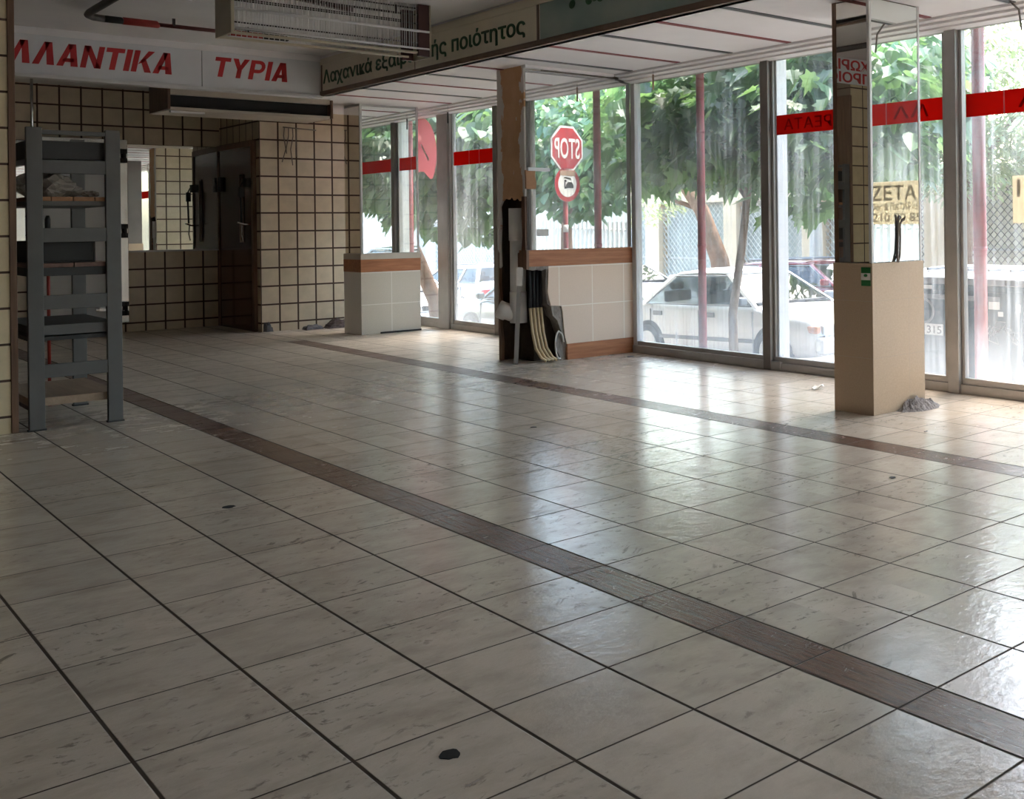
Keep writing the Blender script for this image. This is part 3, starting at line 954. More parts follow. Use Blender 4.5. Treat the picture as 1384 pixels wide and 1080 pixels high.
# drain pipe in the chase
dp = empty('drain_pipe', (6.02, 9.56, 0), 'white plastic drain pipe with an open elbow in the pillar chase', 'pipe')
bm = new_bm()
tube(bm, [(6.01, 9.555, 1.26), (6.01, 9.56, 0.72)], 0.082, 20)
tube(bm, [(6.01, 9.56, 0.72), (6.01, 9.56, 0.40)], 0.088, 20)
link('pipe', bm, M['pvc'], dp)
bm = new_bm()
tube(bm, [(6.01, 9.555, 1.585), (6.01, 9.555, 1.25)], 0.092, 20)
link('collar', bm, M['pvc'], dp)
bm = new_bm()
N = 22
rings = []
p0, p1 = Vector((6.01, 9.56, 0.46)), Vector((5.86, 9.70, 0.545))
d = (p1 - p0).normalized()
sd = d.cross(Vector((0, 0, 1))).normalized()
uu = sd.cross(d)
for (f, r) in ((0, 0.075), (0.55, 0.078), (0.6, 0.092), (1.0, 0.092), (1.0, 0.076), (0.35, 0.072)):
    c_ = p0 + (p1 - p0) * f
    rings.append([bm.verts.new(c_ + (sd * math.cos(2 * PI * k / N) + uu * math.sin(2 * PI * k / N)) * r) for k in range(N)])
for a, b in zip(rings[:-1], rings[1:]):
    for k in range(N):
        bm.faces.new((a[k], a[(k + 1) % N], b[(k + 1) % N], b[k])).smooth = True
bm.faces.new(rings[-1])
link('elbow', bm, M['pvc'], dp)

# leaning metal strip
bm = new_bm()
prism(bm, [(-0.022, -0.004), (0.022, -0.004), (0.022, 0.004), (-0.022, 0.004)], (0, 0, 0), (1, 0, 0), (0, 1, 0), (0, 0, 1), 0, 0.99)
Mx = Matrix.Translation((5.86, 9.38, 0.003)) @ Euler((math.radians(5.5), math.radians(3.2), math.radians(-35))).to_matrix().to_4x4()
bm.transform(Mx)
ms = link('metal_strip', bm, M['alu'])
tag(ms, 'flat grey metal strip leaning in the corner of the opened pillar', 'strip')
bm = new_bm()
box(bm, -0.03, 0.03, -0.012, 0.004, 0.80, 0.985)
bm.transform(Mx)
link('white_cap', bm, M['paper'], ms)
# four hoses in the front chase
for k in range(4):
    x = 6.035 + 0.043 * k
    bm = new_bm()
    tube(bm, [(x - 0.005, 9.372, 0.56), (x, 9.365, 0.45), (x + 0.004, 9.345, 0.30), (x + 0.02, 9.31, 0.14), (x + 0.055, 9.262, 0.045), (x + 0.095, 9.235, 0.016)], 0.0155, 10)
    h = link('water_hose', bm, M['hose'])
    tag(h, ('leftmost', 'second from the left', 'third from the left', 'rightmost')[k] + ' of four yellowed hoses in the pillar chase', 'hose', 'yellowed hoses in the pillar chase')
    bm = new_bm()
    tube(bm, [(x - 0.006, 9.375, 0.94), (x - 0.005, 9.372, 0.56)], 0.018, 10)
    link('black_sleeve', bm, M['black'], h)
bm = new_bm()
pts = []
for k in range(19):
    a = math.radians(-100 + k * 15)
    pts.append((6.315 - 0.058 * math.sin(a + PI / 2), 9.27 - 0.01 * math.cos(a), 0.165 + 0.145 * math.sin(a) * (1 if a < PI / 2 else 0.9)))
tube(bm, [p for p in pts if p[2] > 0.0], 0.009, 8)
tag(link('loose_cable', bm, M['cable_w']), 'white cable looped beside the hoses at the foot of the pillar', 'cable')
# torn board and bracket on the mirror's edge
bm = new_bm()
prism(bm, [(0, 0), (0.115, 0.0), (0.12, 0.06), (0.105, 0.13), (0.11, 0.185), (-0.005, 0.19), (0, 0.1)], (5.925, 9.272, 1.775), (1, 0, 0), (0, 0, 1), (0, -1, 0), 0.0, 0.022)
tb = link('torn_board', bm, M['torn'])
tag(tb, 'torn brown board scrap stuck to the left edge of the dusty mirror', 'scrap')
bm = new_bm()
box(bm, 5.94, 6.20, 9.235, 9.262, 1.958, 1.992)
link('grey_bracket', bm, M['alu_lt'], tb)
o = boxo('label_sticker', (6.06, 6.20, 9.272, 9.2755, 1.295, 1.365), M['paper'])
tag(o, 'small white sticker on the lower left of the dusty mirror', 'sticker')

# ------------------------------------------------------------------ grey rack
rk = empty('metal_rack', (1.88, 9.35, 0), 'tall dark grey steel rack with wide cross bars standing by the tiled wall end', 'rack')
RF, RR = 8.83, 9.87
for (x0, x1) in ((1.585, 1.682), (2.075, 2.172)):
    for (y0, y1) in ((RF, RF + 0.04), (RR, RR + 0.04)):
        bm = new_bm()
        box(bm, x0, x1, y0, y1, 0.008, 2.14)
        link('post', bm, M['rack'], rk, 0.004)
        boxo('foot_plate', (x0 - 0.006, x1 + 0.006, y0 - 0.004, y1 + 0.004, 0.0, 0.012), M['black'], rk)
for (z0, z1) in ((2.092, 2.123), (1.815, 1.91), (1.326, 1.426), (0.849, 0.949), (0.366, 0.461)):
    bm = new_bm()
    box(bm, 1.68, 2.077, RF + 0.004, RF + 0.03, z0, z1)
    link('cross_bar', bm, M['rack'], rk, 0.003)
for (z0, z1) in ((1.815, 1.91), (0.849, 0.949)):
    pass
def shelf(zt, h, mat, board=None, slats=0):
    s = boxo('shelf', (1.60, 2.155, RF + 0.05, RR - 0.005, zt - h, zt), mat, rk, 0.003)
    if board:
        n = max(1, slats)
        w = (2.15 - 1.605) / n
        for i in range(n):
            boxo('board', (1.605 + i * w + 0.003, 1.605 + (i + 1) * w - 0.003, RF + 0.045, RR - 0.01, zt, zt + 0.03), board, s, 0.002)
    return s
shelf(2.05, 0.13, M['rack_dk'])
shelf(1.62, 0.034, M['rack'], M['board'], 4)
shelf(1.145, 0.06, M['rack_dk'], M['board_red'], 2)
shelf(0.735, 0.05, M['rack_dk'])
boxo('shelf_lip', (1.60, 2.155, RF + 0.043, RF + 0.049, 0.665, 0.735), M['rack'], rk)
boxo('shelf', (1.60, 2.155, RF + 0.05, RR - 0.005, 0.625, 0.655), M['rack_dk'], rk, 0.003)
boxo('bottom_board', (1.60, 2.155, RF + 0.045, RR - 0.005, 0.165, 0.222), M['board_lt'], rk, 0.003)
for x0 in (1.60, 2.13):
    boxo('side_rail', (x0, x0 + 0.025, RF + 0.04, RR, 0.135, 0.165), M['rack'], rk, 0.002)
# crumpled bag on the board shelf
bm = new_bm()
bmesh.ops.create_icosphere(bm, subdivisions=4, radius=1.0)
for v in bm.verts:
    p = v.co.copy()
    q = 1 + 0.26 * mnoise.noise(p * 2.4) + 0.12 * mnoise.noise(p * 6 + Vector((4, 1, 2)))
    z = max(0.0, p.z * 0.62 + 0.42) * q
    taper = 1 - 0.45 * max(0, p.x)
    v.co = Vector((1.79 + p.x * 0.20 * q, 9.18 + p.y * 0.26 * q * taper, 1.652 + z * 0.20 * taper))
bmesh.ops.triangulate(bm, faces=bm.faces)
g = link('plastic_bag', bm, M['bag'], None, 0, False)
tag(g, 'crumpled translucent plastic bag lying on the orange boards of the rack', 'bag')
bm = new_bm()
bmesh.ops.create_icosphere(bm, subdivisions=3, radius=1.0)
for v in bm.verts:
    p = v.co.copy()
    q = 1 + 0.5 * mnoise.noise(p * 3.1)
    v.co = Vector((2.015 + p.x * 0.055 * q, 9.02 + p.y * 0.05 * q, 1.675 + p.z * 0.022 * q))
link('twisted_end', bm, M['bag'], g)
# black crate
bm = new_bm()
box(bm, 1.64, 2.02, 8.90, 9.62, 1.178, 1.188)
for d_ in ((1.64, 1.655, 8.90, 9.62), (2.005, 2.02, 8.90, 9.62), (1.655, 2.005, 8.90, 8.915), (1.655, 2.005, 9.605, 9.62)):
    box(bm, d_[0], d_[1], d_[2], d_[3], 1.188, 1.335)
cr = link('black_crate', bm, M['black'], None, 0.004)
tag(cr, 'open black plastic crate on the middle shelf of the rack', 'crate')
boxo('rim', (1.632, 2.028, 8.892, 8.912, 1.325, 1.34), M['black'], cr, 0.002)
# red pole behind the rack
bm = new_bm()
tube(bm, [(1.945, 10.05, 0.0), (1.925, 9.945, 1.40)], 0.0125, 12)
rp = link('broom_handle', bm, M['dkred_tube'])
rp.data.materials[0] = M['red_tube']
tag(rp, 'red broom handle with a black grip standing behind the rack', 'broom')
bm = new_bm()
tube(bm, [(1.9255, 9.948, 1.36), (1.923, 9.936, 1.50), (1.9225, 9.934, 1.53)], [0.018, 0.020, 0.012], 12)
link('black_grip', bm, M['black'], rp)

# thin rod hanging behind the rack
bm = new_bm()
tube(bm, [(2.48, 13.5, 2.05), (2.48, 13.5, 3.36)], 0.014, 10)
tag(link('hanging_rod', bm, M['steel']), 'thin steel rod hanging from the far ceiling behind the rack', 'rod')
# small clutter on top of the rack, left
bm = new_bm()
tube(bm, [(1.60, 9.60, 2.06), (1.60, 9.60, 2.15), (1.60, 9.52, 2.18), (1.60, 9.44, 2.13)], 0.02, 10)
box(bm, 1.56, 1.64, 9.5, 9.62, 2.05, 2.065)
o = link('metal_clamp', bm, M['steel'])
tag(o, 'small bent metal clamp on the top left of the rack', 'clamp')

# ------------------------------------------------------------------ back wall: cold-room door, mirrors, red door
cd = boxo('door_2', (3.03, 3.97, 16.44, 16.54, 0.21, 2.60), M['coldpanel'], None, 0.006)
struct(cd)
tag(cd, 'white cold-room door with steel edge on the back wall', None)
boxo('steel_edge', (3.97, 4.135, 16.45, 16.54, 0.14, 2.655), M['steel'], cd, 0.006)
boxo('steel_edge', (2.96, 3.03, 16.45, 16.54, 0.14, 2.655), M['steel'], cd, 0.006)
boxo('steel_edge', (3.03, 3.97, 16.45, 16.54, 2.60, 2.655), M['steel'], cd, 0.004)
boxo('steel_edge', (3.03, 3.97, 16.45, 16.54, 0.14, 0.21), M['steel'], cd, 0.004)
for zh in (2.43, 1.40, 0.335):
    bm = new_bm()
    box(bm, 3.76, 4.02, 16.405, 16.44, zh - 0.022, zh + 0.022)
    tube(bm, [(3.76, 16.42, zh), (3.72, 16.42, zh)], 0.024, 10)
    h = link('hinge', bm, M['chrome'], cd, 0.003)
    bm = new_bm()
    box(bm, 4.03, 4.115, 16.385, 16.45, zh - 0.095, zh - 0.03)
    box(bm, 4.03, 4.115, 16.385, 16.45, zh + 0.03, zh + 0.095)
    tube(bm, [(4.085, 16.40, zh - 0.09), (4.085, 16.40, zh + 0.09)], 0.022, 10)
    link('hinge_block', bm, M['black'], h, 0.003)
bm = new_bm()
prism(bm, [(4.14, 16.522), (5.355, 16.488), (5.355, 16.50), (4.14, 16.534)], (0, 0, 0), (1, 0, 0), (0, 1, 0), (0, 0, 1), 1.125, 2.60)
o = link('wall_mirror', bm, M['mirror'])
tag(o, 'wide mirror set in the back wall tiles beside the dark red door', 'mirror', 'mirrors in the back wall')
boxo('ledge', (4.14, 5.36, 16.47, 16.54, 1.10, 1.125), M['alu_lt'], o, 0.002)
o = boxo('wall_mirror', (2.45, 2.95, 16.525, 16.5395, 1.125, 2.60), M['mirror'])
tag(o, 'narrow bright mirror in the back wall seen between the rack and the tiled wall end', 'mirror', 'mirrors in the back wall')

dr = boxo('door_1', (5.33, 5.362, 15.16, 16.46, 0.0, 2.54), M['door_red'], None, 0.004)
struct(dr)
boxo('door_frame', (5.315, 5.363, 15.08, 15.16, 0.0, 2.62), M['brown_edge'], dr, 0.004)
boxo('door_frame', (5.315, 5.363, 16.46, 16.53, 0.0, 2.62), M['brown_edge'], dr, 0.004)
boxo('door_frame', (5.315, 5.363, 15.16, 16.46, 2.54, 2.62), M['brown_edge'], dr, 0.004)
# upright slim frame on the door
bm = new_bm()
box(bm, 5.315, 5.33, 15.47, 15.51, 1.22, 2.17)
box(bm, 5.315, 5.33, 15.57, 15.61, 1.22, 2.17)
box(bm, 5.315, 5.33, 15.51, 15.57, 1.22, 1.25)
box(bm, 5.315, 5.33, 15.51, 15.57, 2.14, 2.17)
link('pull_frame', bm, M['brown_trim'], dr, 0.003)
bm = new_bm()
box(bm, 5.295, 5.33, 16.30, 16.42, 1.95, 2.16)
link('hinge', bm, M['black'], dr, 0.006)
bm = new_bm()
box(bm, 5.26, 5.33, 15.17, 15.30, 1.98, 2.10)
tube(bm, [(5.29, 15.24, 2.04), (5.26, 15.25, 2.08), (5.21, 15.26, 1.98)], 0.010, 8)
box(bm, 5.19, 5.25, 15.22, 15.28, 1.84, 1.98)
tube(bm, [(5.21, 15.25, 1.88), (5.22, 15.25, 1.50)], 0.014, 8)
link('latch', bm, M['black'], dr, 0.003)
bm = new_bm()
tube(bm, [(5.32, 15.2, 1.47), (5.26, 15.23, 1.47), (5.20, 15.25, 1.49), (5.17, 15.26, 1.50)], 0.012, 8)
tube(bm, [(5.23, 15.25, 1.48), (5.22, 15.25, 1.34), (5.24, 15.24, 1.24)], 0.009, 8)
link('lever', bm, M['chrome'], dr)

# ------------------------------------------------------------------ beige air curtain box under the far ceiling
vb = empty('air_curtain', (4.7, 13.6, 2.78), 'long beige ventilation box with a black slot hanging behind the white sign', 'vent')
VX0, VX1, VY0, VY1 = 3.77, 5.67, 13.30, 14.02
bm = new_bm()
box(bm, VX0 + 0.02, VX1 - 0.02, VY0 + 0.02, VY1, 2.965, 3.355)
link('casing', bm, M['beige_vent'], vb, 0.004)
bm = new_bm()
box(bm, VX0 + 0.02, VX1 - 0.02, VY0 + 0.02, VY1, 2.785, 2.82)
link('lower_lip', bm, M['beige_vent'], vb, 0.004)
boxo('black_slot', (VX0 + 0.02, VX1 - 0.02, VY0 + 0.10, VY1, 2.82, 2.965), M['black'], vb)
boxo('slot_blade', (VX0 + 0.25, VX1 - 0.5, VY0 + 0.06, VY0 + 0.10, 2.835, 2.845), M['rod_dk'], vb)
boxo('end_panel', (VX0 - 0.01, VX0 + 0.02, VY0, VY1, 2.79, 3.355), M['brown_edge'], vb, 0.003)
boxo('end_panel', (VX1 - 0.02, VX1 + 0.01, VY0, VY1, 2.79, 3.02), M['brown_edge'], vb, 0.003)
boxo('tube_lamp', (VX0 + 0.05, VX0 + 0.42, VY0 + 0.10, VY0 + 0.16, 2.762, 2.785), M['alu_lt'], vb, 0.004)
rnd = random.Random(8)
for k in range(4):
    x = 5.68 + 0.055 * k
    zend = (2.32, 2.44, 2.28, 2.40)[k]
    bm = new_bm()
    tube(bm, [(x, 14.90, 2.80), (x + 0.012 * rnd.uniform(-1, 1), 14.915, 2.68), (x + 0.03 * rnd.uniform(-1, 1), 14.93, 2.5), (x + 0.035 * rnd.uniform(-1, 1), 14.93, zend)], 0.007, 6)
    tag(link('hanging_wire', bm, M['cable_g']), 'thin cut wire hanging down the cream tiles below the ventilation box', 'wire', 'wires below the ventilation box')
bm = new_bm()
tube(bm, [(5.66, 14.90, 2.80), (6.12, 14.91, 2.78)], 0.008, 6)
tag(link('hanging_wire', bm, M['cable_g']), 'level black wire across the tiles just below the ventilation box', 'wire')

# ------------------------------------------------------------------ signs
GL = {
    'Λ': (.80, [[(0, 0), (.25, 0), (.47, 1), (.27, 1)], [(.27, 1), (.55, 1), (.80, 0), (.53, 0), (.40, .62)]]),
    'Ν': (.78, [[(0, 0), (.22, 0), (.22, 1), (0, 1)], [(.56, 0), (.78, 0), (.78, 1), (.56, 1)], [(0, 1), (.24, 1), (.78, 0), (.54, 0)]]),
    'Τ': (.72, [[(0, .80), (.72, .80), (.72, 1), (0, 1)], [(.25, 0), (.48, 0), (.48, .80), (.25, .80)]]),
    'Ι': (.23, [[(0, 0), (.23, 0), (.23, 1), (0, 1)]]),
    'Κ': (.80, [[(0, 0), (.22, 0), (.22, 1), (0, 1)], [(.22, .36), (.54, 1), (.80, 1), (.42, .46), (.22, .36)][:4], [(.30, .56), (.48, .66), (.82, 0), (.55, 0)]]),
    'Υ': (.78, [[(.28, 0), (.50, 0), (.50, .44), (.28, .44)], [(0, 1), (.25, 1), (.50, .44), (.28, .44)], [(.53, 1), (.78, 1), (.50, .44), (.30, .44)]]),
    'Ρ': (.72, [[(0, 0), (.22, 0), (.22, 1), (0, 1)], [(.22, .82), (.42, .82), (.42, 1), (.22, 1)], [(.22, .34), (.42, .34), (.42, .52), (.22, .52)]] +
          [[(.42 + .12 * math.sin(a), .67 + .15 * math.cos(a)), (.42 + .30 * math.sin(a), .67 + .33 * math.cos(a)), (.42 + .30 * math.sin(b), .67 + .33 * math.cos(b)), (.42 + .12 * math.sin(b), .67 + .15 * math.cos(b))]
           for a, b in [(PI * i / 8, PI * (i + 1) / 8) for i in range(8)]]),
}
GL['Α'] = (.80, GL['Λ'][1] + [[(.17, .19), (.64, .19), (.60, .36), (.21, .36)]])
def block_word(word, o, u, v, height, width, mat, parent, shear=0.2, gap=.11, thick=0.004):
    tot = sum(GL[c][0] for c in word) + gap * (len(word) - 1) + shear
    kx = width / tot
    bm = new_bm()
    x = 0.0
    u, v = Vector(u), Vector(v)
    for c in word:
        wd, polys = GL[c]
        for j, pl in enumerate(polys):
            prism(bm, [((x + a + shear * b) * kx, b * height) for a, b in pl], o, u, v, v.cross(u), 0, thick + 0.0003 * j)
        x += wd + gap
    return link('lettering', bm, mat, parent)
def sign(name, dims, mat, label, group='shop signs on the fascia'):
    o = boxo(name, dims, mat, None, 0.002)
    return tag(o, label, 'sign', group)
s1 = sign('shop_sign', (1.4, 3.988, 12.862, 12.884, 3.02, 3.425), M['sign_white'], 'white fascia sign with the red Greek word for cured meats')
block_word('ΑΛΛΑΝΤΙΚΑ', (1.94, 12.8615, 3.125), (1, 0, 0), (0, 0, 1), 0.235, 1.79, M['sign_red'], s1, gap=.075)
s2 = sign('shop_sign', (3.998, 5.335, 12.862, 12.884, 3.02, 3.425), M['sign_white'], 'white fascia sign with the red Greek word for cheeses')
block_word('ΤΥΡΙΑ', (4.10, 12.8615, 3.145), (1, 0, 0), (0, 0, 1), 0.225, 0.89, M['sign_red'], s2, gap=.085)
s3 = sign('shop_sign', (5.352, 5.374, 8.12, 12.86, 3.065, 3.385), M['sign_cream'], 'long cream fascia sign with dark green lettering about vegetables')
lettering('lettering', 'Λαχανικά εξαιρετικής пοιότητος', (5.350, 12.80, 3.155), (0, -1, 0), (0, 0, 1), 0.158, M['sign_green'], s3, bold=0.0, fat=0.018, width=4.46, extrude=0.002)
boxo('joint', (5.3495, 5.353, 10.455, 10.468, 3.065, 3.385), M['brown_trim'], s3)
boxo('edge_strip', (5.348, 5.354, 8.12, 8.15, 3.065, 3.385), M['brown_trim'], s3)
boxo('edge_strip', (5.348, 5.354, 12.83, 12.86, 3.065, 3.385), M['brown_trim'], s3)
def pic_mat():
    t = NT('picture_backing')
    c = t.coord()
    n1 = t.ramp(t.noise(c, 1.3, 3), 0.3, 0.7)
    return t.done(t.pbsdf(t.mix(n1, (0.20, 0.31, 0.28), (0.40, 0.44, 0.38)), 0.35))
s4 = sign('shop_sign', (5.352, 5.374, 3.4, 8.10, 3.065, 3.385), pic_mat(), 'dark teal picture panel with fruit and olives on the fascia')
def blob(name, y, z, ry, rz, mat, a=0.0):
    bm = new_bm()
    ca, sa = math.cos(a), math.sin(a)
    pts = []
    for k in range(20):
        u, v = ry * math.cos(2 * PI * k / 20), rz * math.sin(2 * PI * k / 20)
        pts.append((u * ca - v * sa, u * sa + v * ca))
    prism(bm, pts, (5.3515, y, z), (0, -1, 0), (0, 0, 1), (-1, 0, 0), 0.0, 0.003)
    return link(name, bm, mat, s4)
for (y, z, a) in ((7.60, 3.305, 0.3), (7.36, 3.30, -0.2), (7.27, 3.318, 0.5), (7.20, 3.30, -0.2)):
    blob('olive', y, z, 0.045, 0.036, M['sign_green'], a)
for (y, z, ry, rz, m_) in ((6.85, 3.37, 0.16, 0.05, 'red_slot'), (6.25, 3.36, 0.13, 0.055, 'black'), (6.0, 3.365, 0.12, 0.05, 'maroon'), (7.42, 3.375, 0.2, 0.02, 'sign_green')):
    blob('fruit', y, z, ry, rz * 0.4, M[m_])
s5 = sign('shop_sign', (0.85, 2.68, 8.83, 8.85, 3.165, 3.495), M['sign_white'], 'white sign for village products above the tiled wall end, seen in the column mirror')
lettering('lettering', 'ΧΩΡΙΑΤΙΚΑ', (1.15, 8.828, 3.345), (1, 0, 0), (0, 0, 1), 0.125, M['sign_red'], s5, bold=0.014, fat=0.012, width=1.45, extrude=0.001)
lettering('lettering', 'ΠΡΟΙΟΝΤΑ', (1.13, 8.828, 3.185), (1, 0, 0), (0, 0, 1), 0.125, M['sign_red'], s5, bold=0.014, fat=0.012, width=1.45, extrude=0.001)

# ------------------------------------------------------------------ tube rail on the upper ceiling
rl = empty('ceiling_rail', (3.4, 11.4, 3.42), 'bent tube rail with black and red sleeves under the upper ceiling', 'rail')
bm = new_bm()
tube(bm, [(2.53, 6.0, 3.42), (2.525, 11.22, 3.42), (2.54, 11.36, 3.42), (2.60, 11.45, 3.42), (2.70, 11.48, 3.42)], 0.034, 12)
link('tube', bm, M['rod_dk'], rl)
for nm, x0, x1, r, m_ in (('black_sleeve', 2.70, 2.86, 0.034, 'black'), ('red_sleeve', 2.86, 3.17, 0.036, 'red_tube'), ('tube', 3.17, 3.75, 0.020, 'dkred_tube'),
                          ('red_sleeve', 3.75, 4.16, 0.030, 'red_tube'), ('black_sleeve', 4.16, 4.42, 0.030, 'black')):
    bm = new_bm()
    tube(bm, [(x0, 11.48, 3.42), (x1 - 0.01, 11.48, 3.42), (x1, 11.48, 3.425)], [r, r, r * 0.9], 12)
    link(nm, bm, M[m_], rl)
for x in (3.3, 4.0):
    boxo('clip', (x, x + 0.02, 11.46, 11.50, 3.42, 3.5), M['rod_dk'], rl)
boxo('clip', (2.51, 2.545, 9.5, 9.53, 3.42, 3.5), M['rod_dk'], rl)
# shallow ceiling board framed by the rail
cb_ = boxo('trim_21', (2.62, 5.34, 3.0, 11.36, 3.475, 3.50), M['ceil2'], None, 0.004)
struct(cb_)

# ------------------------------------------------------------------ hanging wire-grid fixture
gf = empty('wire_grid_fixture', (3.96, 9.33, 3.0), 'hanging metal fixture with a grid of pale upright wires and a beige end panel', 'fixture')
FX0, FX1, FY0, FY1 = 3.10, 4.84, 9.18, 9.52
boxo('end_panel', (FX0 - 0.03, FX0, FY0 - 0.02, FY1 + 0.02, 3.015, 3.47), M['beige_metal'], gf, 0.006)
boxo('end_panel', (FX1, FX1 + 0.012, FY0 - 0.02, FY1 + 0.02, 2.985, 3.47), M['beige_metal'], gf, 0.004)
boxo('end_frame', (FX1 - 0.11, FX1, FY0 - 0.01, FY0 + 0.03, 2.99, 3.47), M['maroon'], gf, 0.003)
boxo('end_frame', (FX1 - 0.11, FX1, FY1 - 0.03, FY1 + 0.01, 2.99, 3.47), M['maroon'], gf, 0.003)
bm = new_bm()
n = 70
for k in range(n):
    x = FX0 + 0.03 + (FX1 - FX0 - 0.16) * k / (n - 1) + 0.003 * math.sin(k * 2.3)
    tube(bm, [(x, FY0, 3.05), (x, FY0, 3.46)], 0.0035, 5)
link('wire_grille', bm, M['wire'], gf)
bm = new_bm()
for k in range(0, n, 2):
    x = FX0 + 0.036 + (FX1 - FX0 - 0.16) * k / (n - 1)
    tube(bm, [(x, FY1 - 0.01, 3.05), (x, FY1 - 0.01, 3.46)], 0.0035, 5)
link('wire_grille', bm, M['wire'], gf)
for z in (3.11, 3.29, 3.37, 3.43):
    for y in (FY0 + 0.008, FY1 - 0.018):
        bm = new_bm()
        tube(bm, [(FX0, y, z), (FX1 - 0.02, y, z)], 0.006, 8)
        link('dark_rod', bm, M['rod_dk'], gf)
for z, y, r in ((3.06, FY0 - 0.006, 0.010), (3.22, FY0 - 0.006, 0.012)):
    bm = new_bm()
    tube(bm, [(FX0, y, z), (FX1, y, z)], r, 8)
    link('pale_rod', bm, M['alu_lt'], gf)
bm = new_bm()
box(bm, FX0, FX1 - 0.05, FY0 + 0.01, FY0 + 0.05, 3.015, 3.035)
link('bottom_bar', bm, M['beige_metal'], gf, 0.003)
bm = new_bm()
box(bm, FX0, FX1 - 0.05, FY1 - 0.04, FY1, 3.015, 3.035)
link('bottom_bar', bm, M['beige_metal'], gf, 0.003)
bm = new_bm()
box(bm, -0.40, 0.40, -0.025, 0.025, -0.02, 0.02)
bm.transform(Matrix.Translation((3.95, 9.55, 3.44)) @ Matrix.Rotation(0.35, 4, 'Z'))
link('hanger', bm, M['maroon'], gf)
for x in (3.3, 4.6):
    bm = new_bm()
    tube(bm, [(x, 9.35, 3.40), (x, 9.35, 3.5)], 0.008, 8)
    link('hanger', bm, M['rod_dk'], gf)

# ------------------------------------------------------------------ small things: hooks, scraps, holes
def hook(y, x, z0, z1, label, brass=True, thick=0.006):
    bm = new_bm()
    tube(bm, [(x, y, Z_LO), (x + 0.004, y - 0.004, (z0 + z1) / 2 + 0.05), (x, y, z0 + 0.02)], 0.0025, 6)
    o = link('hanging_hook', bm, M['cable_g'])
    tag(o, label, 'hook', 'hooks along the window head')
    bm = new_bm()
    tube(bm, [(x, y, z0 + 0.03), (x, y, z1)], thick * 1.6, 8)
    link('brass_end', bm, M['dull_tan'] if brass else M['black'], o)
hook(8.60, 7.06, 2.93, 2.80, 'small brass ended hook hanging before the pane with the white sedan')
hook(12.9, 7.06, 2.90, 2.78, 'small dark hook hanging before the pane beside the peeled pillar', False)
bm = new_bm()
tube(bm, [(6.95, 4.30, Z_LO), (6.95, 4.27, 3.0), (6.95, 4.22, 2.95), (6.95, 4.20, 2.80)], 0.008, 8)
tag(link('hanging_hook', bm, M['alu_dk']), 'bent grey rod hanging before the nearest pane at the right', 'hook', 'hooks along the window head')

def scrap(name, x, y, label, mat, s=0.05, n=7, h=0.012, cat='scrap', seed=1, group=None):
    r = random.Random(seed)
    bm = new_bm()
    c0 = bm.verts.new((x, y, h))
    rim = []
    for k in range(n):
        a = 2 * PI * k / n
        q = s * r.uniform(0.6, 1.25)
        rim.append(bm.verts.new((x + q * math.cos(a), y + 0.6 * q * math.sin(a), 0.001 + h * r.uniform(0, 1.3))))
    low = [bm.verts.new((v.co.x, v.co.y, max(0.0003, v.co.z - 0.003))) for v in rim]
    for k in range(n):
        bm.faces.new((c0, rim[k], rim[(k + 1) % n]))
        bm.faces.new((rim[k], low[k], low[(k + 1) % n], rim[(k + 1) % n]))
    bm.faces.new(list(reversed(low)))
    return tag(link(name, bm, mat), label, cat, group)
scrap('paper_scrap', 6.66, 6.0, 'crumpled white paper scrap on the floor between the near column and the window', M['paper'], 0.06, 9, 0.03, seed=2)
scrap('floor_scrap', 6.98, 8.95, 'grey scrap on the floor below the pane with the white sedan', M['rag2'], 0.05, 7, 0.01, seed=3)
scrap('floor_scrap', 4.10, 6.35, 'small black scrap on the floor left of the scuffed tiles', M['black'], 0.035, 5, 0.004, seed=4)
scrap('floor_scrap', 4.62, 3.62, 'small dark shred on the tile before the near column', M['black'], 0.022, 5, 0.006, seed=5)
scrap('floor_scrap', 5.78, 4.25, 'tiny dark crumb on the floor in front of the near column', M['rag2'], 0.022, 5, 0.008, seed=6)
def hole(x, y, r, label):
    bm = new_bm()
    rr = random.Random(int(x * 100))
    pts = [(x + r * rr.uniform(0.85, 1.15) * math.cos(2 * PI * k / 14), y + r * rr.uniform(0.85, 1.15) * math.sin(2 * PI * k / 14)) for k in range(14)]
    prism(bm, pts, (0, 0, 0), (1, 0, 0), (0, 1, 0), (0, 0, 1), -0.004, 0.0012)
    tag(link('floor_hole', bm, M['hole']), label, 'hole')
hole(1.398, 2.582, 0.028, 'black drilled hole in the nearest floor tiles')
hole(1.866, 5.683, 0.030, 'black drilled hole in the floor tiles in front of the rack')

def rag(name, x, y, sx, sy, h, mat, label, seed, layers=1):
    bm = new_bm()
    for L in range(layers):
        nn = 14
        g = []
        for j in range(nn + 1):
            row = []
            for i in range(nn + 1):
                u, v = i / nn * 2 - 1, j / nn * 2 - 1
                e = max(abs(u), abs(v))
                k = h * (L + 1) / layers * (1 - 0.9 * e ** 7) * (1 + 0.5 * mnoise.noise((u * 2.2 + seed, v * 2.2, L * 3.0)))
                q = 1 - 0.12 * L
                row.append(bm.verts.new((x + u * sx * q + 0.03 * mnoise.noise((u * 2, v * 2, seed + L)), y + v * sy * q, max(0.002, k))))
            g.append(row)
        for j in range(nn):
            for i in range(nn):
                bm.faces.new((g[j][i], g[j][i + 1], g[j + 1][i + 1], g[j + 1][i]))
    return tag(link(name, bm, mat, None, 0, False), label, 'scrap')
rag('foam_scrap', 6.00, 14.80, 0.13, 0.09, 0.055, M['rag2'], 'grey foam scrap on the floor at the foot of the cream tile wall', 3)
rag('folded_rags', 6.36, 14.78, 0.20, 0.13, 0.105, M['rag'], 'heap of dusty folded rags on the floor beside the far column', 7, 3)
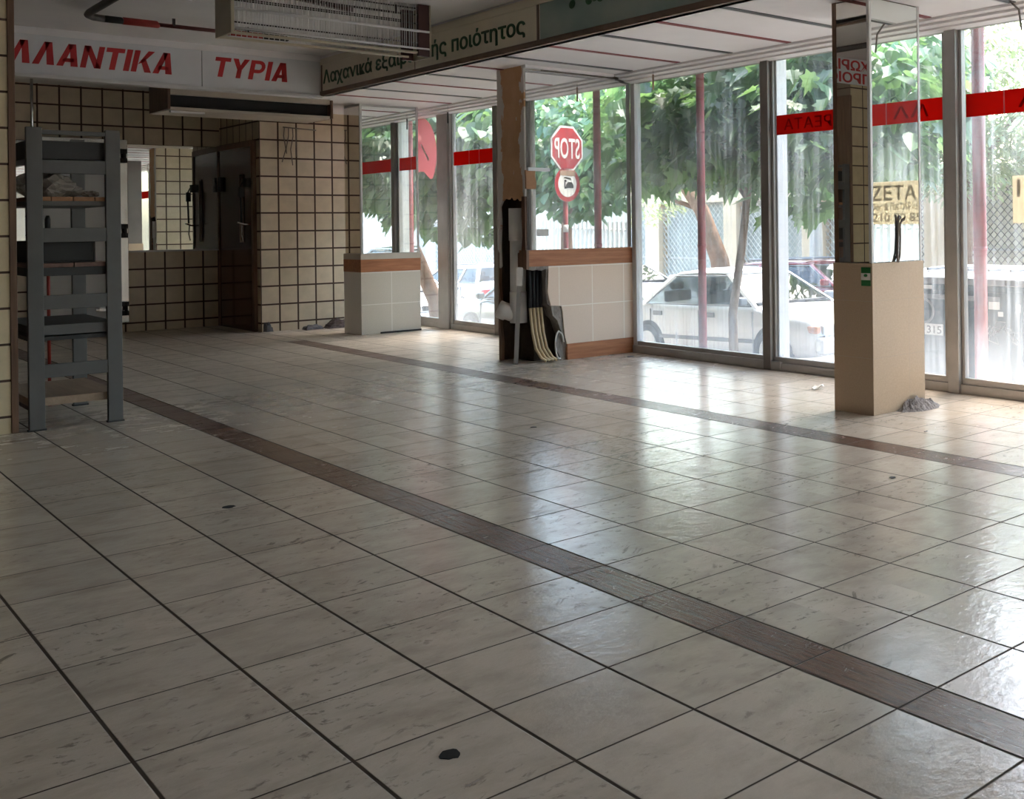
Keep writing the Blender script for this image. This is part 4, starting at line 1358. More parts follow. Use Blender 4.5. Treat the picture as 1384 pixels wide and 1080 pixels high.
rag('cable_scrap', 5.41, 14.86, 0.05, 0.05, 0.11, M['rag2'], 'small dark bundle on the floor at the corner of the cream tile wall', 5)

# ================================================================== the street outside
def zr(y):
    """road height: the street falls gently away from the viewer"""
    return -0.66 - 0.027 * (max(-20, min(32, y)) - 11)

def strip(name, x0, x1, ys, dz, mat, thick=0.3):
    bm = new_bm()
    rows = []
    for y in ys:
        z = zr(y) + dz
        rows.append([bm.verts.new(p) for p in ((x0, y, z - thick), (x1, y, z - thick), (x1, y, z), (x0, y, z))])
    for a, b in zip(rows[:-1], rows[1:]):
        for k in range(4):
            bm.faces.new((a[k], a[(k + 1) % 4], b[(k + 1) % 4], b[k]))
    bm.faces.new(rows[0])
    bm.faces.new(list(reversed(rows[-1])))
    return struct(link(name, bm, mat))
YS = [-20, -8, 4, 16, 24, 32, 70]
strip('pavement', 7.42, 9.25, YS, 0.13, M['pave'])
strip('kerb', 9.25, 9.42, YS, 0.14, M['concrete'])
strip('road', 9.42, 15.6, YS, 0.0, M['road'])
strip('kerb_far', 15.6, 15.75, YS, 0.14, M['concrete'])
strip('pavement_far', 15.75, 17.3, YS, 0.13, M['pave'])
struct(boxo('wall_base', (7.30, 7.419, -4.0, 16.9, -1.6, -0.251), M['concrete']))
struct(boxo('roof_overhang', (7.425, 8.25, -6.0, 19.0, 3.36, 3.60), M['render_cream']))
for i, y in enumerate((4.955, 8.364, 12.1, 1.2)):
    struct(boxo('overhang_beam', (7.45, 8.2, y - 0.04, y + 0.04, 3.27, 3.36), M['red_pole']))
struct(boxo('wall_outer', (7.30, 7.42, 16.9, 19.0, -1.4, 3.36), M['render_cream']))

# red posts that carry the overhang
def red_post(y, x, label, r=0.043):
    bm = new_bm()
    tube(bm, [(x, y, zr(y) + 0.13), (x, y, 3.27)], r, 16)
    o = link('red_post', bm, M['red_pole'])
    tag(o, label, 'pole', 'red posts outside the windows')
    boxo('base_plate', (x - 0.07, x + 0.07, y - 0.07, y + 0.07, zr(y) + 0.13, zr(y) + 0.145), M['red_pole'], o)
    for zb in (1.15, 2.35):
        bm = new_bm()
        tube(bm, [(x, y, zb), (x, y, zb + 0.035)], r + 0.004, 16)
        link('joint_ring', bm, M['red_pole'], o)
red_post(8.364, 7.50, 'faded red post outside the pane in front of the white sedan')
red_post(4.955, 7.52, 'faded red post outside the right-hand pane in front of the waste bin', 0.055)
red_post(12.1, 7.50, 'faded red post outside behind the peeled pillar')

# ---- road sign
sy, sx = 6.6, 8.3
sg = empty('stop_sign', (sx, sy, zr(sy) + 0.13), 'red octagonal stop sign with a round sign below on a striped post', 'road sign')
bm = new_bm()
tube(bm, [(sx, sy - 0.05, zr(sy) + 0.13), (sx, sy - 0.05, 2.72)], 0.034, 14)
link('post', bm, M['red_pole'], sg)
for k in range(4):
    bm = new_bm()
    z = 0.35 + 0.32 * k
    tube(bm, [(sx, sy - 0.05, z), (sx, sy - 0.05, z + 0.10)], 0.0355, 14)
    link('white_stripe', bm, M['sign_wh'], sg)
ang = math.radians(-10)
su = Vector((-math.cos(ang), -math.sin(ang), 0))         # reader's right when looking at the face
sv = Vector((0, 0, 1))
sw = su.cross(sv)                                        # towards the reader
def disc(name, zc, poly, t0, t1, mat, par):
    bm = new_bm()
    prism(bm, poly, (sx, sy, zc), su, sv, sw, t0, t1)
    return link(name, bm, mat, par)
def octa(r):
    return [(r * math.cos(PI / 8 + k * PI / 4), r * math.sin(PI / 8 + k * PI / 4)) for k in range(8)]
def circ(r, n=32, cx=0, cy=0):
    return [(cx + r * math.cos(2 * PI * k / n), cy + r * math.sin(2 * PI * k / n)) for k in range(n)]
ZS = 2.44
disc('back_plate', ZS, octa(0.325), -0.012, 0.0, M['sign_back'], sg)
disc('white_rim', ZS, octa(0.322), 0.0, 0.002, M['sign_wh'], sg)
disc('red_face', ZS, octa(0.295), 0.002, 0.0035, M['sign_face'], sg)
bmw = text_bm('STOP', 0.275, 0.0008, 0.014, 0, 1.02, 0.47)
place_bm(bmw, Vector((sx, sy, ZS - 0.13)) - su * 0.235 + sw * 0.005, su, sv)
link('lettering', bmw, M['sign_wh'], sg, recalc=False)
ZR = 1.955
disc('round_back', ZR, circ(0.235), -0.012, 0.0, M['sign_back'], sg)
disc('red_ring', ZR, circ(0.235), 0.0, 0.002, M['sign_face'], sg)
disc('white_disc', ZR, circ(0.172), 0.002, 0.0035, M['sign_wh'], sg)
for poly in ([(-0.11, -0.05), (0.03, -0.05), (0.03, -0.01), (-0.01, 0.03), (-0.08, 0.03), (-0.11, -0.01)],
             [(0.02, -0.06), (0.06, -0.06), (0.06, 0.06), (0.02, 0.06), (0.02, 0.03), (0.04, 0.03), (0.04, -0.03), (0.02, -0.03)],
             [(-0.07, 0.06), (0.07, 0.08), (0.05, 0.10), (-0.06, 0.085)]):
    disc('pictogram', ZR, poly, 0.0035, 0.005, M['black'], sg)
disc('tan_strip', ZR, [(-0.15, 0.11), (0.14, 0.12), (0.135, 0.185), (-0.14, 0.18)], 0.0035, 0.006, M['dull_tan'], sg)

# ---- cars
def car(name, label, paint, x, y, heading, L=4.25, H=1.38, suv=False, detail=True):
    ang = heading
    tilt = Matrix.Rotation(math.atan(0.027) * (1 if math.sin(ang) > 0 else -1), 4, 'Y')
    z0 = zr(y)
    T = Matrix.Translation((x, y, z0)) @ Matrix.Rotation(ang, 4, 'Z') @ tilt
    root = empty(name, (x, y, z0), label, 'car')
    k = L / 4.25
    hz = H / 1.38
    def put(nm, bm, mat, par=root, smooth=False, bevel=0.0):
        bm.transform(T)
        return link(nm, bm, mat, par, bevel, smooth)
    belt = 0.885 * (1.08 if suv else 1)
    st = [(2.12, .34, .56, .66), (2.08, .27, .66, .76), (1.9, .24, .74, .80), (1.5, .22, .80, .825), (0.98, .21, belt - .01, .835),
          (.2, .21, belt, .84), (-.6, .21, belt, .84), (-1.3, .22, belt + .02, .83), (-1.75, .24, belt + .02, .81), (-2.05, .28, belt - .01, .77), (-2.12, .36, belt - .10, .70)]
    if suv:
        st[-3:] = [(-1.75, .24, belt + .02, .82), (-2.0, .28, belt + .02, .80), (-2.08, .36, belt, .77)]
    bm = new_bm()
    rings = []
    for (px, zl, zt, w) in st:
        half = [(0, zl), (w * .86, zl), (w * .97, zl + .07), (w, zl + .20), (w, (zl + zt) / 2 + .06), (w * .985, zt - .07), (w * .93, zt - .008), (w * .80, zt + .012), (0, zt + .03)]
        pts = half + [(-a, b) for a, b in reversed(half[1:-1])]
        rings.append([bm.verts.new((px * k, a, b * hz)) for a, b in pts])
    n = len(rings[0])
    for a, b in zip(rings[:-1], rings[1:]):
        for i in range(n):
            bm.faces.new((a[i], a[(i + 1) % n], b[(i + 1) % n], b[i])).smooth = True
    bm.faces.new(rings[0])
    bm.faces.new(list(reversed(rings[-1])))
    put('body', bm, paint)
    # cabin frame: base and roof outlines
    xb = [1.0, -1.42] if not suv else [1.0, -1.98]
    xr = [.30, -.85] if not suv else [.25, -1.75]
    wb, wr = .80, .60
    zb, zt = belt * hz, H - .06
    def P(f, s, t, out=0.0):
        """f 0 front .. 1 rear along the greenhouse, s -1/1 side, t 0 belt .. 1 roof"""
        xa = xb[0] + (xb[1] - xb[0]) * f
        xc = xr[0] + (xr[1] - xr[0]) * f
        return Vector(((xa + (xc - xa) * t) * k, s * (wb + (wr - wb) * t + out), zb + (zt - zb) * t))
    bm = new_bm()
    rr = []
    for j in range(7):
        f = j / 6
        ctr = 0.02 + .045 * math.sin(PI * min(1, max(0, f)) )
        rr.append([bm.verts.new(P(f, -1, 1, .015)), bm.verts.new(P(f, -1, 1) + Vector((0, .10, .03 + ctr * .4))), bm.verts.new(P(f, -1, 1) + Vector((0, .35, .03 + ctr))),
                   bm.verts.new(P(f, 1, 1) + Vector((0, -.35, .03 + ctr))), bm.verts.new(P(f, 1, 1) + Vector((0, -.10, .03 + ctr * .4))), bm.verts.new(P(f, 1, 1, .015))])
    for a, b in zip(rr[:-1], rr[1:]):
        for i in range(5):
            bm.faces.new((a[i], a[i + 1], b[i + 1], b[i])).smooth = True
        bm.faces.new((a[5], a[0], b[0], b[5]))
    bm.faces.new(rr[0])
    bm.faces.new(list(reversed(rr[-1])))
    put('roof', bm, paint)
    bm = new_bm()
    for s in (-1, 1):
        for f, w in ((0.0, .035), (.455, .03), (1.0, .07)) if not suv else ((0, .035), (.37, .03), (.68, .03), (1.0, .05)):
            a, b = P(f, s, -0.05), P(f, s, 1.02)
            dx = Vector((w * k * (1 if f < 1 else 1), 0, 0))
            dy = Vector((0, s * .022, 0))
            q = [bm.verts.new(v) for v in (a - dx - dy, a + dx - dy, a + dx + dy, a - dx + dy, b - dx - dy, b + dx - dy, b + dx + dy, b - dx + dy)]
            for fc in ((0, 1, 2, 3), (7, 6, 5, 4), (0, 4, 5, 1), (1, 5, 6, 2), (2, 6, 7, 3), (3, 7, 4, 0)):
                bm.faces.new([q[i] for i in fc])
    put('pillars', bm, paint)
    def pane(nm, pts, thick=0.006):
        bm = new_bm()
        pts = [Vector(p) for p in pts]
        nrm = (pts[1] - pts[0]).cross(pts[2] - pts[0]).normalized() * thick
        a = [bm.verts.new(p) for p in pts]
        b = [bm.verts.new(p + nrm) for p in pts]
        bm.faces.new(a)
        bm.faces.new(list(reversed(b)))
        for i in range(len(a)):
            bm.faces.new((a[i], b[i], b[(i + 1) % len(a)], a[(i + 1) % len(a)]))
        return put(nm, bm, M['carglass'])
    pane('windscreen', [P(0, -1, .0), P(0, 1, .0), P(0, 1, .98), P(0, -1, .98)])
    pane('rear_window', [P(1, 1, .0), P(1, -1, .0), P(1, -1, .98), P(1, 1, .98)])
    cuts = (0.015, .455, .985) if not suv else (.015, .37, .68, .985)
    for s in (-1, 1):
        for fa, fb in zip(cuts[:-1], cuts[1:]):
            pane('side_window', [P(fa, s, .02), P(fb, s, .02), P(fb, s, .96), P(fa, s, .96)])
        # dark rubber round the side windows
        bm = new_bm()
        for fa, fb in zip(cuts[:-1], cuts[1:]):
            loop = [P(fa + .02, s, .03, .012), P(fb - .02, s, .03, .012), P(fb - .02, s, .95, .012), P(fa + .02, s, .95, .012)]
            tube(bm, loop + [loop[0]], 0.012, 6)
        put('window_rubber', bm, M['trim_gr'])
    # inside
    for xs, nm in ((.12, 'seat'), (-.85, 'seat')):
        for s in ((-.36, .36) if xs > 0 else (-.34, .34)):
            bm = new_bm()
            box(bm, (xs - .34) * k, (xs - .22) * k, s - .24, s + .24, .7 * hz, 1.08 * hz)
            box(bm, (xs - .33) * k, (xs - .25) * k, s - .12, s + .12, 1.09 * hz, 1.20 * hz)
            put(nm, bm, M['seat'], root, False, 0.03)
    bm = new_bm()
    box(bm, .68 * k, .98 * k, -.72, .72, belt * hz - .02, belt * hz + .06)
    put('dashboard', bm, M['seat'], root, False, 0.02)
    bm = new_bm()
    c0 = Vector((.50 * k, .36, .98 * hz))
    pts = [c0 + Vector((.06 * math.sin(a) * .5, .18 * math.cos(a), .17 * math.sin(a))) for a in [2 * PI * i / 18 for i in range(19)]]
    tube(bm, pts, .014, 6, False)
    put('steering_wheel', bm, M['rubber'])
    # wheels
    for xw in (1.32, -1.25):
        for s in (-1, 1):
            bm = new_bm()
            prism(bm, circ(.345, 28), (xw * k, s * .80, .31), (1, 0, 0), (0, 0, 1), (0, s, 0), -.05, .046)
            arch = put('wheel_arch', bm, M['rubber'])
            bm = new_bm()
            tube(bm, [(xw * k, s * .66, .30), (xw * k, s * .70, .30), (xw * k, s * .85, .30), (xw * k, s * .865, .30)], [.27, .295, .295, .27], 28)
            wh = put('wheel', bm, M['rubber'])
            bm = new_bm()
            prism(bm, circ(.20, 24), (xw * k, s * .866, .30), (1, 0, 0), (0, 0, 1), (0, s, 0), 0, .012)
            put('hub_cap', bm, M['alu_lt'], wh)
    # bumpers, lamps, grille
    bm = new_bm()
    box(bm, 2.02 * k, 2.19 * k, -.78, .78, .30, .52)
    put('front_bumper', bm, paint if detail else M['trim_gr'], root, False, 0.05)
    bm = new_bm()
    box(bm, -2.2 * k, -2.03 * k, -.76, .76, .32, .56)
    put('rear_bumper', bm, paint, root, False, 0.05)
    bm = new_bm()
    box(bm, 2.09 * k, 2.135 * k, -.40, .40, .56 * hz, .66 * hz)
    put('grille', bm, M['rubber'], root, False, 0.008)
    for s in (-1, 1):
        bm = new_bm()
        box(bm, 1.98 * k, 2.13 * k, min(s * .42, s * .70), max(s * .42, s * .70), .555 * hz, .67 * hz)
        put('headlamp', bm, M['lamp'], root, False, 0.02)
        bm = new_bm()
        box(bm, 1.90 * k, 2.09 * k, min(s * .705, s * .785), max(s * .705, s * .785), .565 * hz, .66 * hz)
        put('indicator', bm, M['lamp_o'], root, False, 0.015)
        bm = new_bm()
        box(bm, -2.13 * k, -2.04 * k, min(s * .42, s * .74), max(s * .42, s * .74), .66 * hz, .80 * hz)
        put('tail_lamp', bm, M['sign_face'], root, False, 0.02)
        bm = new_bm()
        box(bm, .78 * k, .90 * k, min(s * .84, s * .99), max(s * .84, s * .99), belt * hz + .02, belt * hz + .14)
        put('door_mirror', bm, paint if not detail else M['trim_gr'], root, False, 0.03)
        for f in (.12, -1.02):
            bm = new_bm()
            box(bm, (f - .10) * k, (f + .10) * k, min(s * .835, s * .857), max(s * .835, s * .857), belt * hz - .155, belt * hz - .085)
            put('door_handle', bm, M['trim_gr'], root, False, 0.008)
        bm = new_bm()
        box(bm, -1.0 * k, 1.0 * k, min(s * .832, s * .853), max(s * .832, s * .853), .40 * hz, .455 * hz)
        put('side_trim', bm, M['trim_gr'], root, False, 0.006)
        bm = new_bm()
        for f in (.97, -.12, -1.2):
            box(bm, (f - .004) * k, (f + .004) * k, min(s * .80, s * .8435), max(s * .80, s * .8435), .26 * hz, belt * hz - .06)
        put('door_gap', bm, M['trim_gr'])
    bm = new_bm()
    for yy in (-.45, .15):
        tube(bm, [(1.06 * k, yy, belt * hz + .035), (1.02 * k, yy + .5, belt * hz + .06)], .010, 6)
    put('wipers', bm, M['rubber'])
    if suv:
        bm = new_bm()
        for s in (-1, 1):
            tube(bm, [(.2 * k, s * .52, H + .04), (-1.5 * k, s * .52, H + .04)], .018, 8)
        put('roof_rails', bm, M['trim_gr'])
    return root

car('sedan_car', 'white four-door sedan parked close outside the long pane', M['car_white'], 11.04, 11.33, -PI / 2, 4.3, 1.39)
car('small_car', 'white car with a dark windscreen parked across the street behind the white sedan', M['car_white'], 14.45, 18.9, -PI / 2, 4.1, 1.42, True, False)
car('small_car', 'dark red car parked across the street right of the white sedan', M['car_red'], 14.6, 12.9, -PI / 2, 4.0, 1.42, True, False)
car('small_car', 'dark teal car parked outside the pane left of the peeled pillar', M['car_green'], 11.04, 16.55, PI / 2, 4.2, 1.38, False, False)
car('small_car', 'white car seen head on through the farthest pane', M['car_white'], 11.1, 22.8, -PI / 2, 4.2, 1.40, False, True)
car('small_car', 'white car parked across the street beyond the dark teal car', M['car_white'], 14.5, 25.6, PI / 2, 4.2, 1.42, True, False)
car('small_car', 'charcoal car parked beyond the waste bin and seen in the mirrors', M['car_dark'], 11.7, 3.9, PI / 2, 4.3, 1.40, False, False)

# ---- waste bins
def bin_(x, y, label, body, lidm, lid_round, number=None, tag_white=False):
    z = zr(y)
    root = empty('waste_bin', (x, y, z), label, 'bin', 'street waste bins')
    bm = new_bm()
    w0, w1, d0, d1 = .66, .76, .42, .53
    zb, zt = z + .18, z + 1.26
    q = [bm.verts.new(v) for v in ((x - d0, y - w0, zb), (x + d0, y - w0, zb), (x + d0, y + w0, zb), (x - d0, y + w0, zb),
                                   (x - d1, y - w1, zt), (x + d1, y - w1, zt), (x + d1, y + w1, zt), (x - d1, y + w1, zt))]
    for f in ((3, 2, 1, 0), (4, 5, 6, 7), (0, 1, 5, 4), (1, 2, 6, 5), (2, 3, 7, 6), (3, 0, 4, 7)):
        bm.faces.new([q[i] for i in f])
    link('bin_body', bm, body, root, 0.03)
    bm = new_bm()
    box(bm, x - d1 - .035, x + d1 + .035, y - w1 - .035, y + w1 + .035, zt - .07, zt)
    link('rim', bm, body, root, 0.012)
    bm = new_bm()
    if lid_round:
        prof = [(-.57, 0), (.57, 0), (.57, .05), (.48, .13), (.28, .19), (0, .215), (-.28, .19), (-.48, .13), (-.57, .05)]
    else:
        prof = [(-.57, 0), (.57, 0), (.57, .09), (.50, .17), (-.40, .13), (-.57, .07)]
    prism(bm, prof, (x, y, zt), (1, 0, 0), (0, 0, 1), (0, 1, 0), -.80, .80)
    lid = link('lid', bm, lidm, root, 0.012)
    for k in range(5):
        boxo('lid_rib', (x - .40, x + .35, y - .52 + .26 * k - .012, y - .52 + .26 * k + .012, zt + .14, zt + (.225 if lid_round else .165)), lidm, lid, 0.004)
    boxo('front_rail', (x - d1 - .06, x - d1 - .03, y - .5, y + .5, zt - .16, zt - .11), M['bin_lid'], root, 0.006)
    for s in (-1, 1):
        bm = new_bm()
        tube(bm, [(x, y + s * (w1 + .02), zt - .14), (x, y + s * (w1 + .12), zt - .14)], .03, 10)
        link('trunnion', bm, M['steel'], root)
        for dx in (-.34, .34):
            bm = new_bm()
            tube(bm, [(x + dx, y + s * .46 - .025, z + .09), (x + dx, y + s * .46 + .025, z + .09)], .088, 16)
            link('castor', bm, M['rubber'], root)
    return root, zt
BX = 10.05
b1, zt1 = bin_(BX, 6.52, 'dark blue-green street waste bin with a pale lid and white graffiti outside the right-hand panes', M['bin'], M['bin_lid'], False)
def front_x(z):      # the front face leans outwards towards the top
    f = (z - (zt1 - 1.08)) / 1.08
    return BX - (.42 + .11 * f) - 0.004
zp = zt1 - .50
boxo('number_plate', (front_x(zp) - .008, front_x(zp), 6.78, 7.02, zp - .06, zp + .06), M['paper'], b1)
bmw = text_bm('315', 0.085, 0.0006, 0.006, 0, 1.0, 0.19)
place_bm(bmw, (front_x(zp) - .0092, 6.99, zp - .042), (0, -1, 0), (0, 0, 1))
link('lettering', bmw, M['black'], b1, recalc=False)
bm = new_bm()
zc = zt1 - .30
tube(bm, [(front_x(zc) - .004, 7.02 + .13 * math.cos(a), zc + .13 * math.sin(a)) for a in [2 * PI * i / 20 for i in range(21)]], .014, 6, False)
link('ring_mark', bm, M['bin_lid'], b1)
boxo('white_label', (BX - .572, BX - .564, 6.86, 7.0, zt1 - .055, zt1 - .012), M['paper'], b1)
rg = random.Random(5)
for k in range(6):
    yy, zz = 6.30 - .075 * k, zt1 - .42 - .06 * (k % 3)
    bm = new_bm()
    tube(bm, [(front_x(zz) - .004, yy + rg.uniform(-.08, .08), zz + rg.uniform(-.08, .08)) for i in range(8)], .006, 5, False)
    link('graffiti_stroke', bm, M['bin_lid'], b1)
for (yy, zz, w, h) in ((6.12, zt1 - .20, .13, .09), (6.05, zt1 - .29, .06, .05), (5.84, zt1 - .22, .05, .08)):
    boxo('paper_patch', (front_x(zz) - .008, front_x(zz) - .001, yy - w / 2, yy + w / 2, zz - h / 2, zz + h / 2), M['paper'], b1)
boxo('lid_label', (BX - .576, BX - .568, 5.80, 5.95, zt1 + .01, zt1 + .065), M['black'], b1)

# ---- buildings across the street
FX = 17.3
def facade(y0, y1, h, wall, label, pil, pil_mat, lattice, front=None):
    zb = zr((y0 + y1) / 2) + .05
    root = empty('shop_building', (FX + 1, (y0 + y1) / 2, zb), label, 'building', 'low shop buildings across the street')
    bm = new_bm()
    box(bm, FX + .35, FX + 6, y0, y1, zb - .6, zb + h)
    link('wall', bm, wall, root)
    boxo('parapet', (FX + .02, FX + .36, y0, y1, zb + 2.75, zb + h), wall, root)
    ys = sorted(pil)
    for (yc, w) in ys:
        boxo('pilaster', (FX, FX + .36, yc - w / 2, yc + w / 2, zb - .6, zb + 2.76), pil_mat, root, 0.01)
    edges = [y0] + [v for yc, w in ys for v in (yc - w / 2, yc + w / 2)] + [y1]
    for a, b in zip(edges[0::2], edges[1::2]):
        if b - a < .3:
            continue
        boxo('shop_front', (FX + .30, FX + .34, a, b, zb + .35, zb + 2.75), front or M['shop_in'], root)
        boxo('sill', (FX + .1, FX + .35, a, b, zb - .6, zb + .35), wall, root)
        bm = new_bm()
        for yy in ((a + b) / 2, a + .06, b - .06):
            box(bm, FX + .26, FX + .30, yy - .025, yy + .025, zb + .35, zb + 2.75)
        box(bm, FX + .26, FX + .30, a, b, zb + 1.35, zb + 1.40)
        link('window_frame', bm, M['alu_lt'], root)
        # lattice shutter
        bm = new_bm()
        p, zlo, zhi, r = .155, zb + .30, zb + 2.72, .010
        H_ = zhi - zlo
        n = int((b - a + H_) / p) + 1
        for d_ in (1, -1):
            for k in range(n + 1):
                c0 = a - H_ + k * p if d_ == 1 else a + k * p
                # the line y = c0 + d_*(z - zlo), clipped to the opening
                t0, t1 = 0.0, H_
                if d_ == 1:
                    t0, t1 = max(0, a - c0), min(H_, b - c0)
                else:
                    t0, t1 = max(0, c0 - b), min(H_, c0 - a)
                if t1 - t0 > .03:
                    off = .0 if d_ == 1 else .014
                    tube(bm, [(FX + .14 + off, c0 + d_ * t0, zlo + t0), (FX + .14 + off, c0 + d_ * t1, zlo + t1)], r, 4)
        link('lattice_shutter', bm, lattice, root)
    return root
facade(14.24, 23.96, 3.25, M['render_beige'], 'low beige shop building with white lattice shutters behind the white sedan', ((21.2, .55), (18.3, .45), (15.7, .6)), M['render_beige'], M['mesh_lt'])
facade(2.2, 14.16, 3.0, M['render_cream'], 'low cream building with dark lattice shutters behind the waste bin', ((12.4, .6), (8.4, .4), (5.2, .4)), M['render_beige'], M['mesh_dk'], M['render_cream'])
facade(24.04, 46.0, 4.2, M['white'], 'long white building farther along the street', ((28, .4), (33, .4), (39, .4)), M['white'], M['mesh_lt'])
eb = empty('end_building', (10, 60, -1.4), 'pale building closing the far end of the street', 'building')
boxo('wall', (-6, 24, 58, 64, -2.5, 4.5), M['render_cream'], eb)
for k in range(6):
    boxo('window', (7 + 2.6 * k, 8.2 + 2.6 * k, 57.95, 58.02, .2, 1.8), M['shop_in'], eb)
fn = empty('white_fence', (16.4, -3, -0.2), 'white railing of upright bars along the far pavement, seen in the mirrors', 'fence')
bm = new_bm()
for k in range(60):
    y = -9 + .185 * k
    box(bm, 16.38, 16.42, y - .04, y + .04, zr(y) + .2, zr(y) + 1.75)
link('bars', bm, M['fence_w'], fn)
bm = new_bm()
for dz in (.35, 1.55):
    tube(bm, [(16.45, -9, zr(-9) + dz), (16.45, 2.0, zr(2.0) + dz)], .035, 8)
link('rails', bm, M['fence_w'], fn)
yb = empty('yard_building', (20, -4, 0), 'cream building behind the white railing', 'building')
boxo('wall', (18.6, 24, -14, 2.1, -1, 3.0), M['render_cream'], yb)
boxo('window', (18.56, 18.62, -4, -2, .8, 2.0), M['shop_in'], yb)

# ---- trees
LEAVES = {
    'lobed': [(0, 0), (.16, .10), (.40, .08), (.34, .26), (.52, .42), (.30, .50), (.26, .72), (.12, .66), (0, 1.0)],
    'broad': [(0, 0), (.20, .02), (.38, .20), (.42, .42), (.30, .70), (.12, .90), (0, 1.0)],
    'narrow': [(0, 0), (.12, .2), (.17, .5), (.10, .8), (0, 1.0)],
}
def foliage(clouds, n, size, kind, rnd, skip=None, droop=0.5):
    bm = new_bm()
    half = LEAVES[kind]
    outline = half + [(-a, b) for a, b in reversed(half[1:-1])]
    vol = [rx * ry * rz for (_, (rx, ry, rz)) in clouds]
    tot = sum(vol)
    for (c, r), v in zip(clouds, vol):
        for _ in range(int(n * v / tot)):
            while True:
                d = Vector((rnd.uniform(-1, 1), rnd.uniform(-1, 1), rnd.uniform(-1, 1)))
                if d.length <= 1:
                    break
            if rnd.random() < .55:
                d = d.normalized() * rnd.uniform(.72, 1.0)
            p = Vector((c[0] + d.x * r[0], c[1] + d.y * r[1], c[2] + d.z * r[2]))
            if skip and skip(p):
                continue
            s = size * rnd.uniform(.55, 1.25)
            out = Vector((d.x, d.y, 0)) + Vector((rnd.uniform(-.8, .8), rnd.uniform(-.8, .8), 0))
            if out.length < .05:
                out = Vector((1, 0, 0))
            out.normalize()
            tip = (out * rnd.uniform(.35, 1.0) + Vector((0, 0, -droop * rnd.uniform(.2, 1.9)))).normalized()
            sd = tip.cross(Vector((rnd.uniform(-.4, .4), rnd.uniform(-.4, .4), 1))).normalized()
            nr = sd.cross(tip)
            fold = rnd.uniform(.1, .35)
            vs = []
            for a, b in outline:
                q = p + sd * (a * s) + tip * (b * s) + nr * (abs(a) * fold * s - .12 * b * b * s)
                vs.append(bm.verts.new(q))
            m = len(half) - 1
            k = len(vs)
            # two halves folded along the midrib
            bm.faces.new(vs[:m + 1])
            bm.faces.new([vs[0]] + vs[m:])
    return bm
def tree(name, label, trunk, branches, clouds, n, size, kind, mat, bark, seed, cat='tree', skip=None, droop=0.5, group='street trees'):
    root = empty(name, trunk[0][0], label, cat, group)
    bm = new_bm()
    tube(bm, [p for p, r in trunk], [r for p, r in trunk], 12)
    link('trunk', bm, bark, root)
    if branches:
        bm = new_bm()
        for pts, r in branches:
            tube(bm, pts, [r * (1 - .7 * i / (len(pts) - 1)) for i in range(len(pts))], 8)
        link('branches', bm, bark, root)
    f = link('foliage', foliage(clouds, n, size, kind, random.Random(seed), skip, droop), mat, root, 0, False, False)
    return root
def under_slab(p):
    return (p.x < 8.5 and 3.05 < p.z < 3.8) or p.x < 7.75 or (p.x < 8.85 and 5.7 < p.y < 7.5)
tree('mulberry_tree', 'slim leafy tree on the pavement right of the red post before the white sedan',
     [((8.90, 9.36, zr(9.36) + .13), .062), ((8.88, 9.36, .3), .055), ((8.93, 9.22, 1.2), .050), ((8.98, 9.14, 2.0), .045), ((9.1, 9.2, 2.9), .032)],
     [([(8.96, 9.18, 1.7), (9.1, 9.9, 2.3), (9.2, 11.0, 2.9)], .028), ([(8.98, 9.14, 1.9), (9.1, 8.3, 2.3), (9.0, 7.4, 2.7)], .028), ([(8.98, 9.14, 2.0), (8.6, 9.6, 2.6), (8.3, 10.2, 2.9)], .02)],
     [((9.1, 9.4, 2.75), (1.1, 1.7, .95)), ((9.2, 11.4, 2.75), (1.1, 1.5, .85)), ((9.1, 7.5, 2.75), (1.0, 1.5, .95)), ((9.9, 9.6, 3.6), (1.3, 2.6, .9)), ((9.3, 8.6, 1.95), (.7, .9, .5)), ((8.5, 9.8, 2.5), (.6, 1.2, .6))],
     4300, .30, 'lobed', M['leaf_a'], M['bark'], 21, skip=under_slab)
tree('mulberry_tree', 'leafy tree at the right end of the pavement, seen only in the near column mirror',
     [((8.7, 2.2, zr(2.2) + .13), .07), ((8.72, 2.2, 1.2), .06), ((8.8, 2.3, 2.8), .04)],
     [([(8.75, 2.2, 1.8), (8.7, 2.9, 2.3), (8.5, 3.4, 2.7)], .025), ([(8.75, 2.2, 1.7), (8.9, 1.5, 2.3), (9, .9, 2.7)], .025)],
     [((8.7, 2.7, 2.6), (.9, 1.2, .8)), ((9.2, 1.4, 2.8), (1.0, 1.3, .8)), ((8.5, 3.2, 2.2), (.6, .7, .5))],
     1500, .24, 'broad', M['leaf_a'], M['bark'], 22, skip=under_slab)
tree('mulberry_tree', 'leafy tree with a thick curved trunk outside the farthest panes',
     [((9.0, 16.75, zr(16.8) + .13), .15), ((9.0, 16.95, .1), .13), ((9.0, 17.5, .75), .125), ((9.02, 18.2, 1.5), .11), ((9.1, 18.4, 2.4), .08)],
     [([(9.02, 17.9, 1.3), (9.0, 17.2, 2.0), (9.0, 16.5, 2.6)], .04), ([(9.02, 18.2, 1.5), (9.1, 19.0, 2.2), (9.2, 19.8, 2.7)], .04)],
     [((9.1, 16.6, 2.6), (1.1, 1.5, 1.05)), ((9.2, 14.8, 2.6), (1.0, 1.3, .85)), ((9.2, 18.6, 2.7), (1.1, 1.6, 1.0)), ((9.0, 15.9, 1.6), (.8, 1.1, .5)), ((9.9, 17, 3.6), (1.2, 2.4, .7))],
     3600, .27, 'broad', M['leaf_b'], M['bark2'], 23, skip=under_slab)
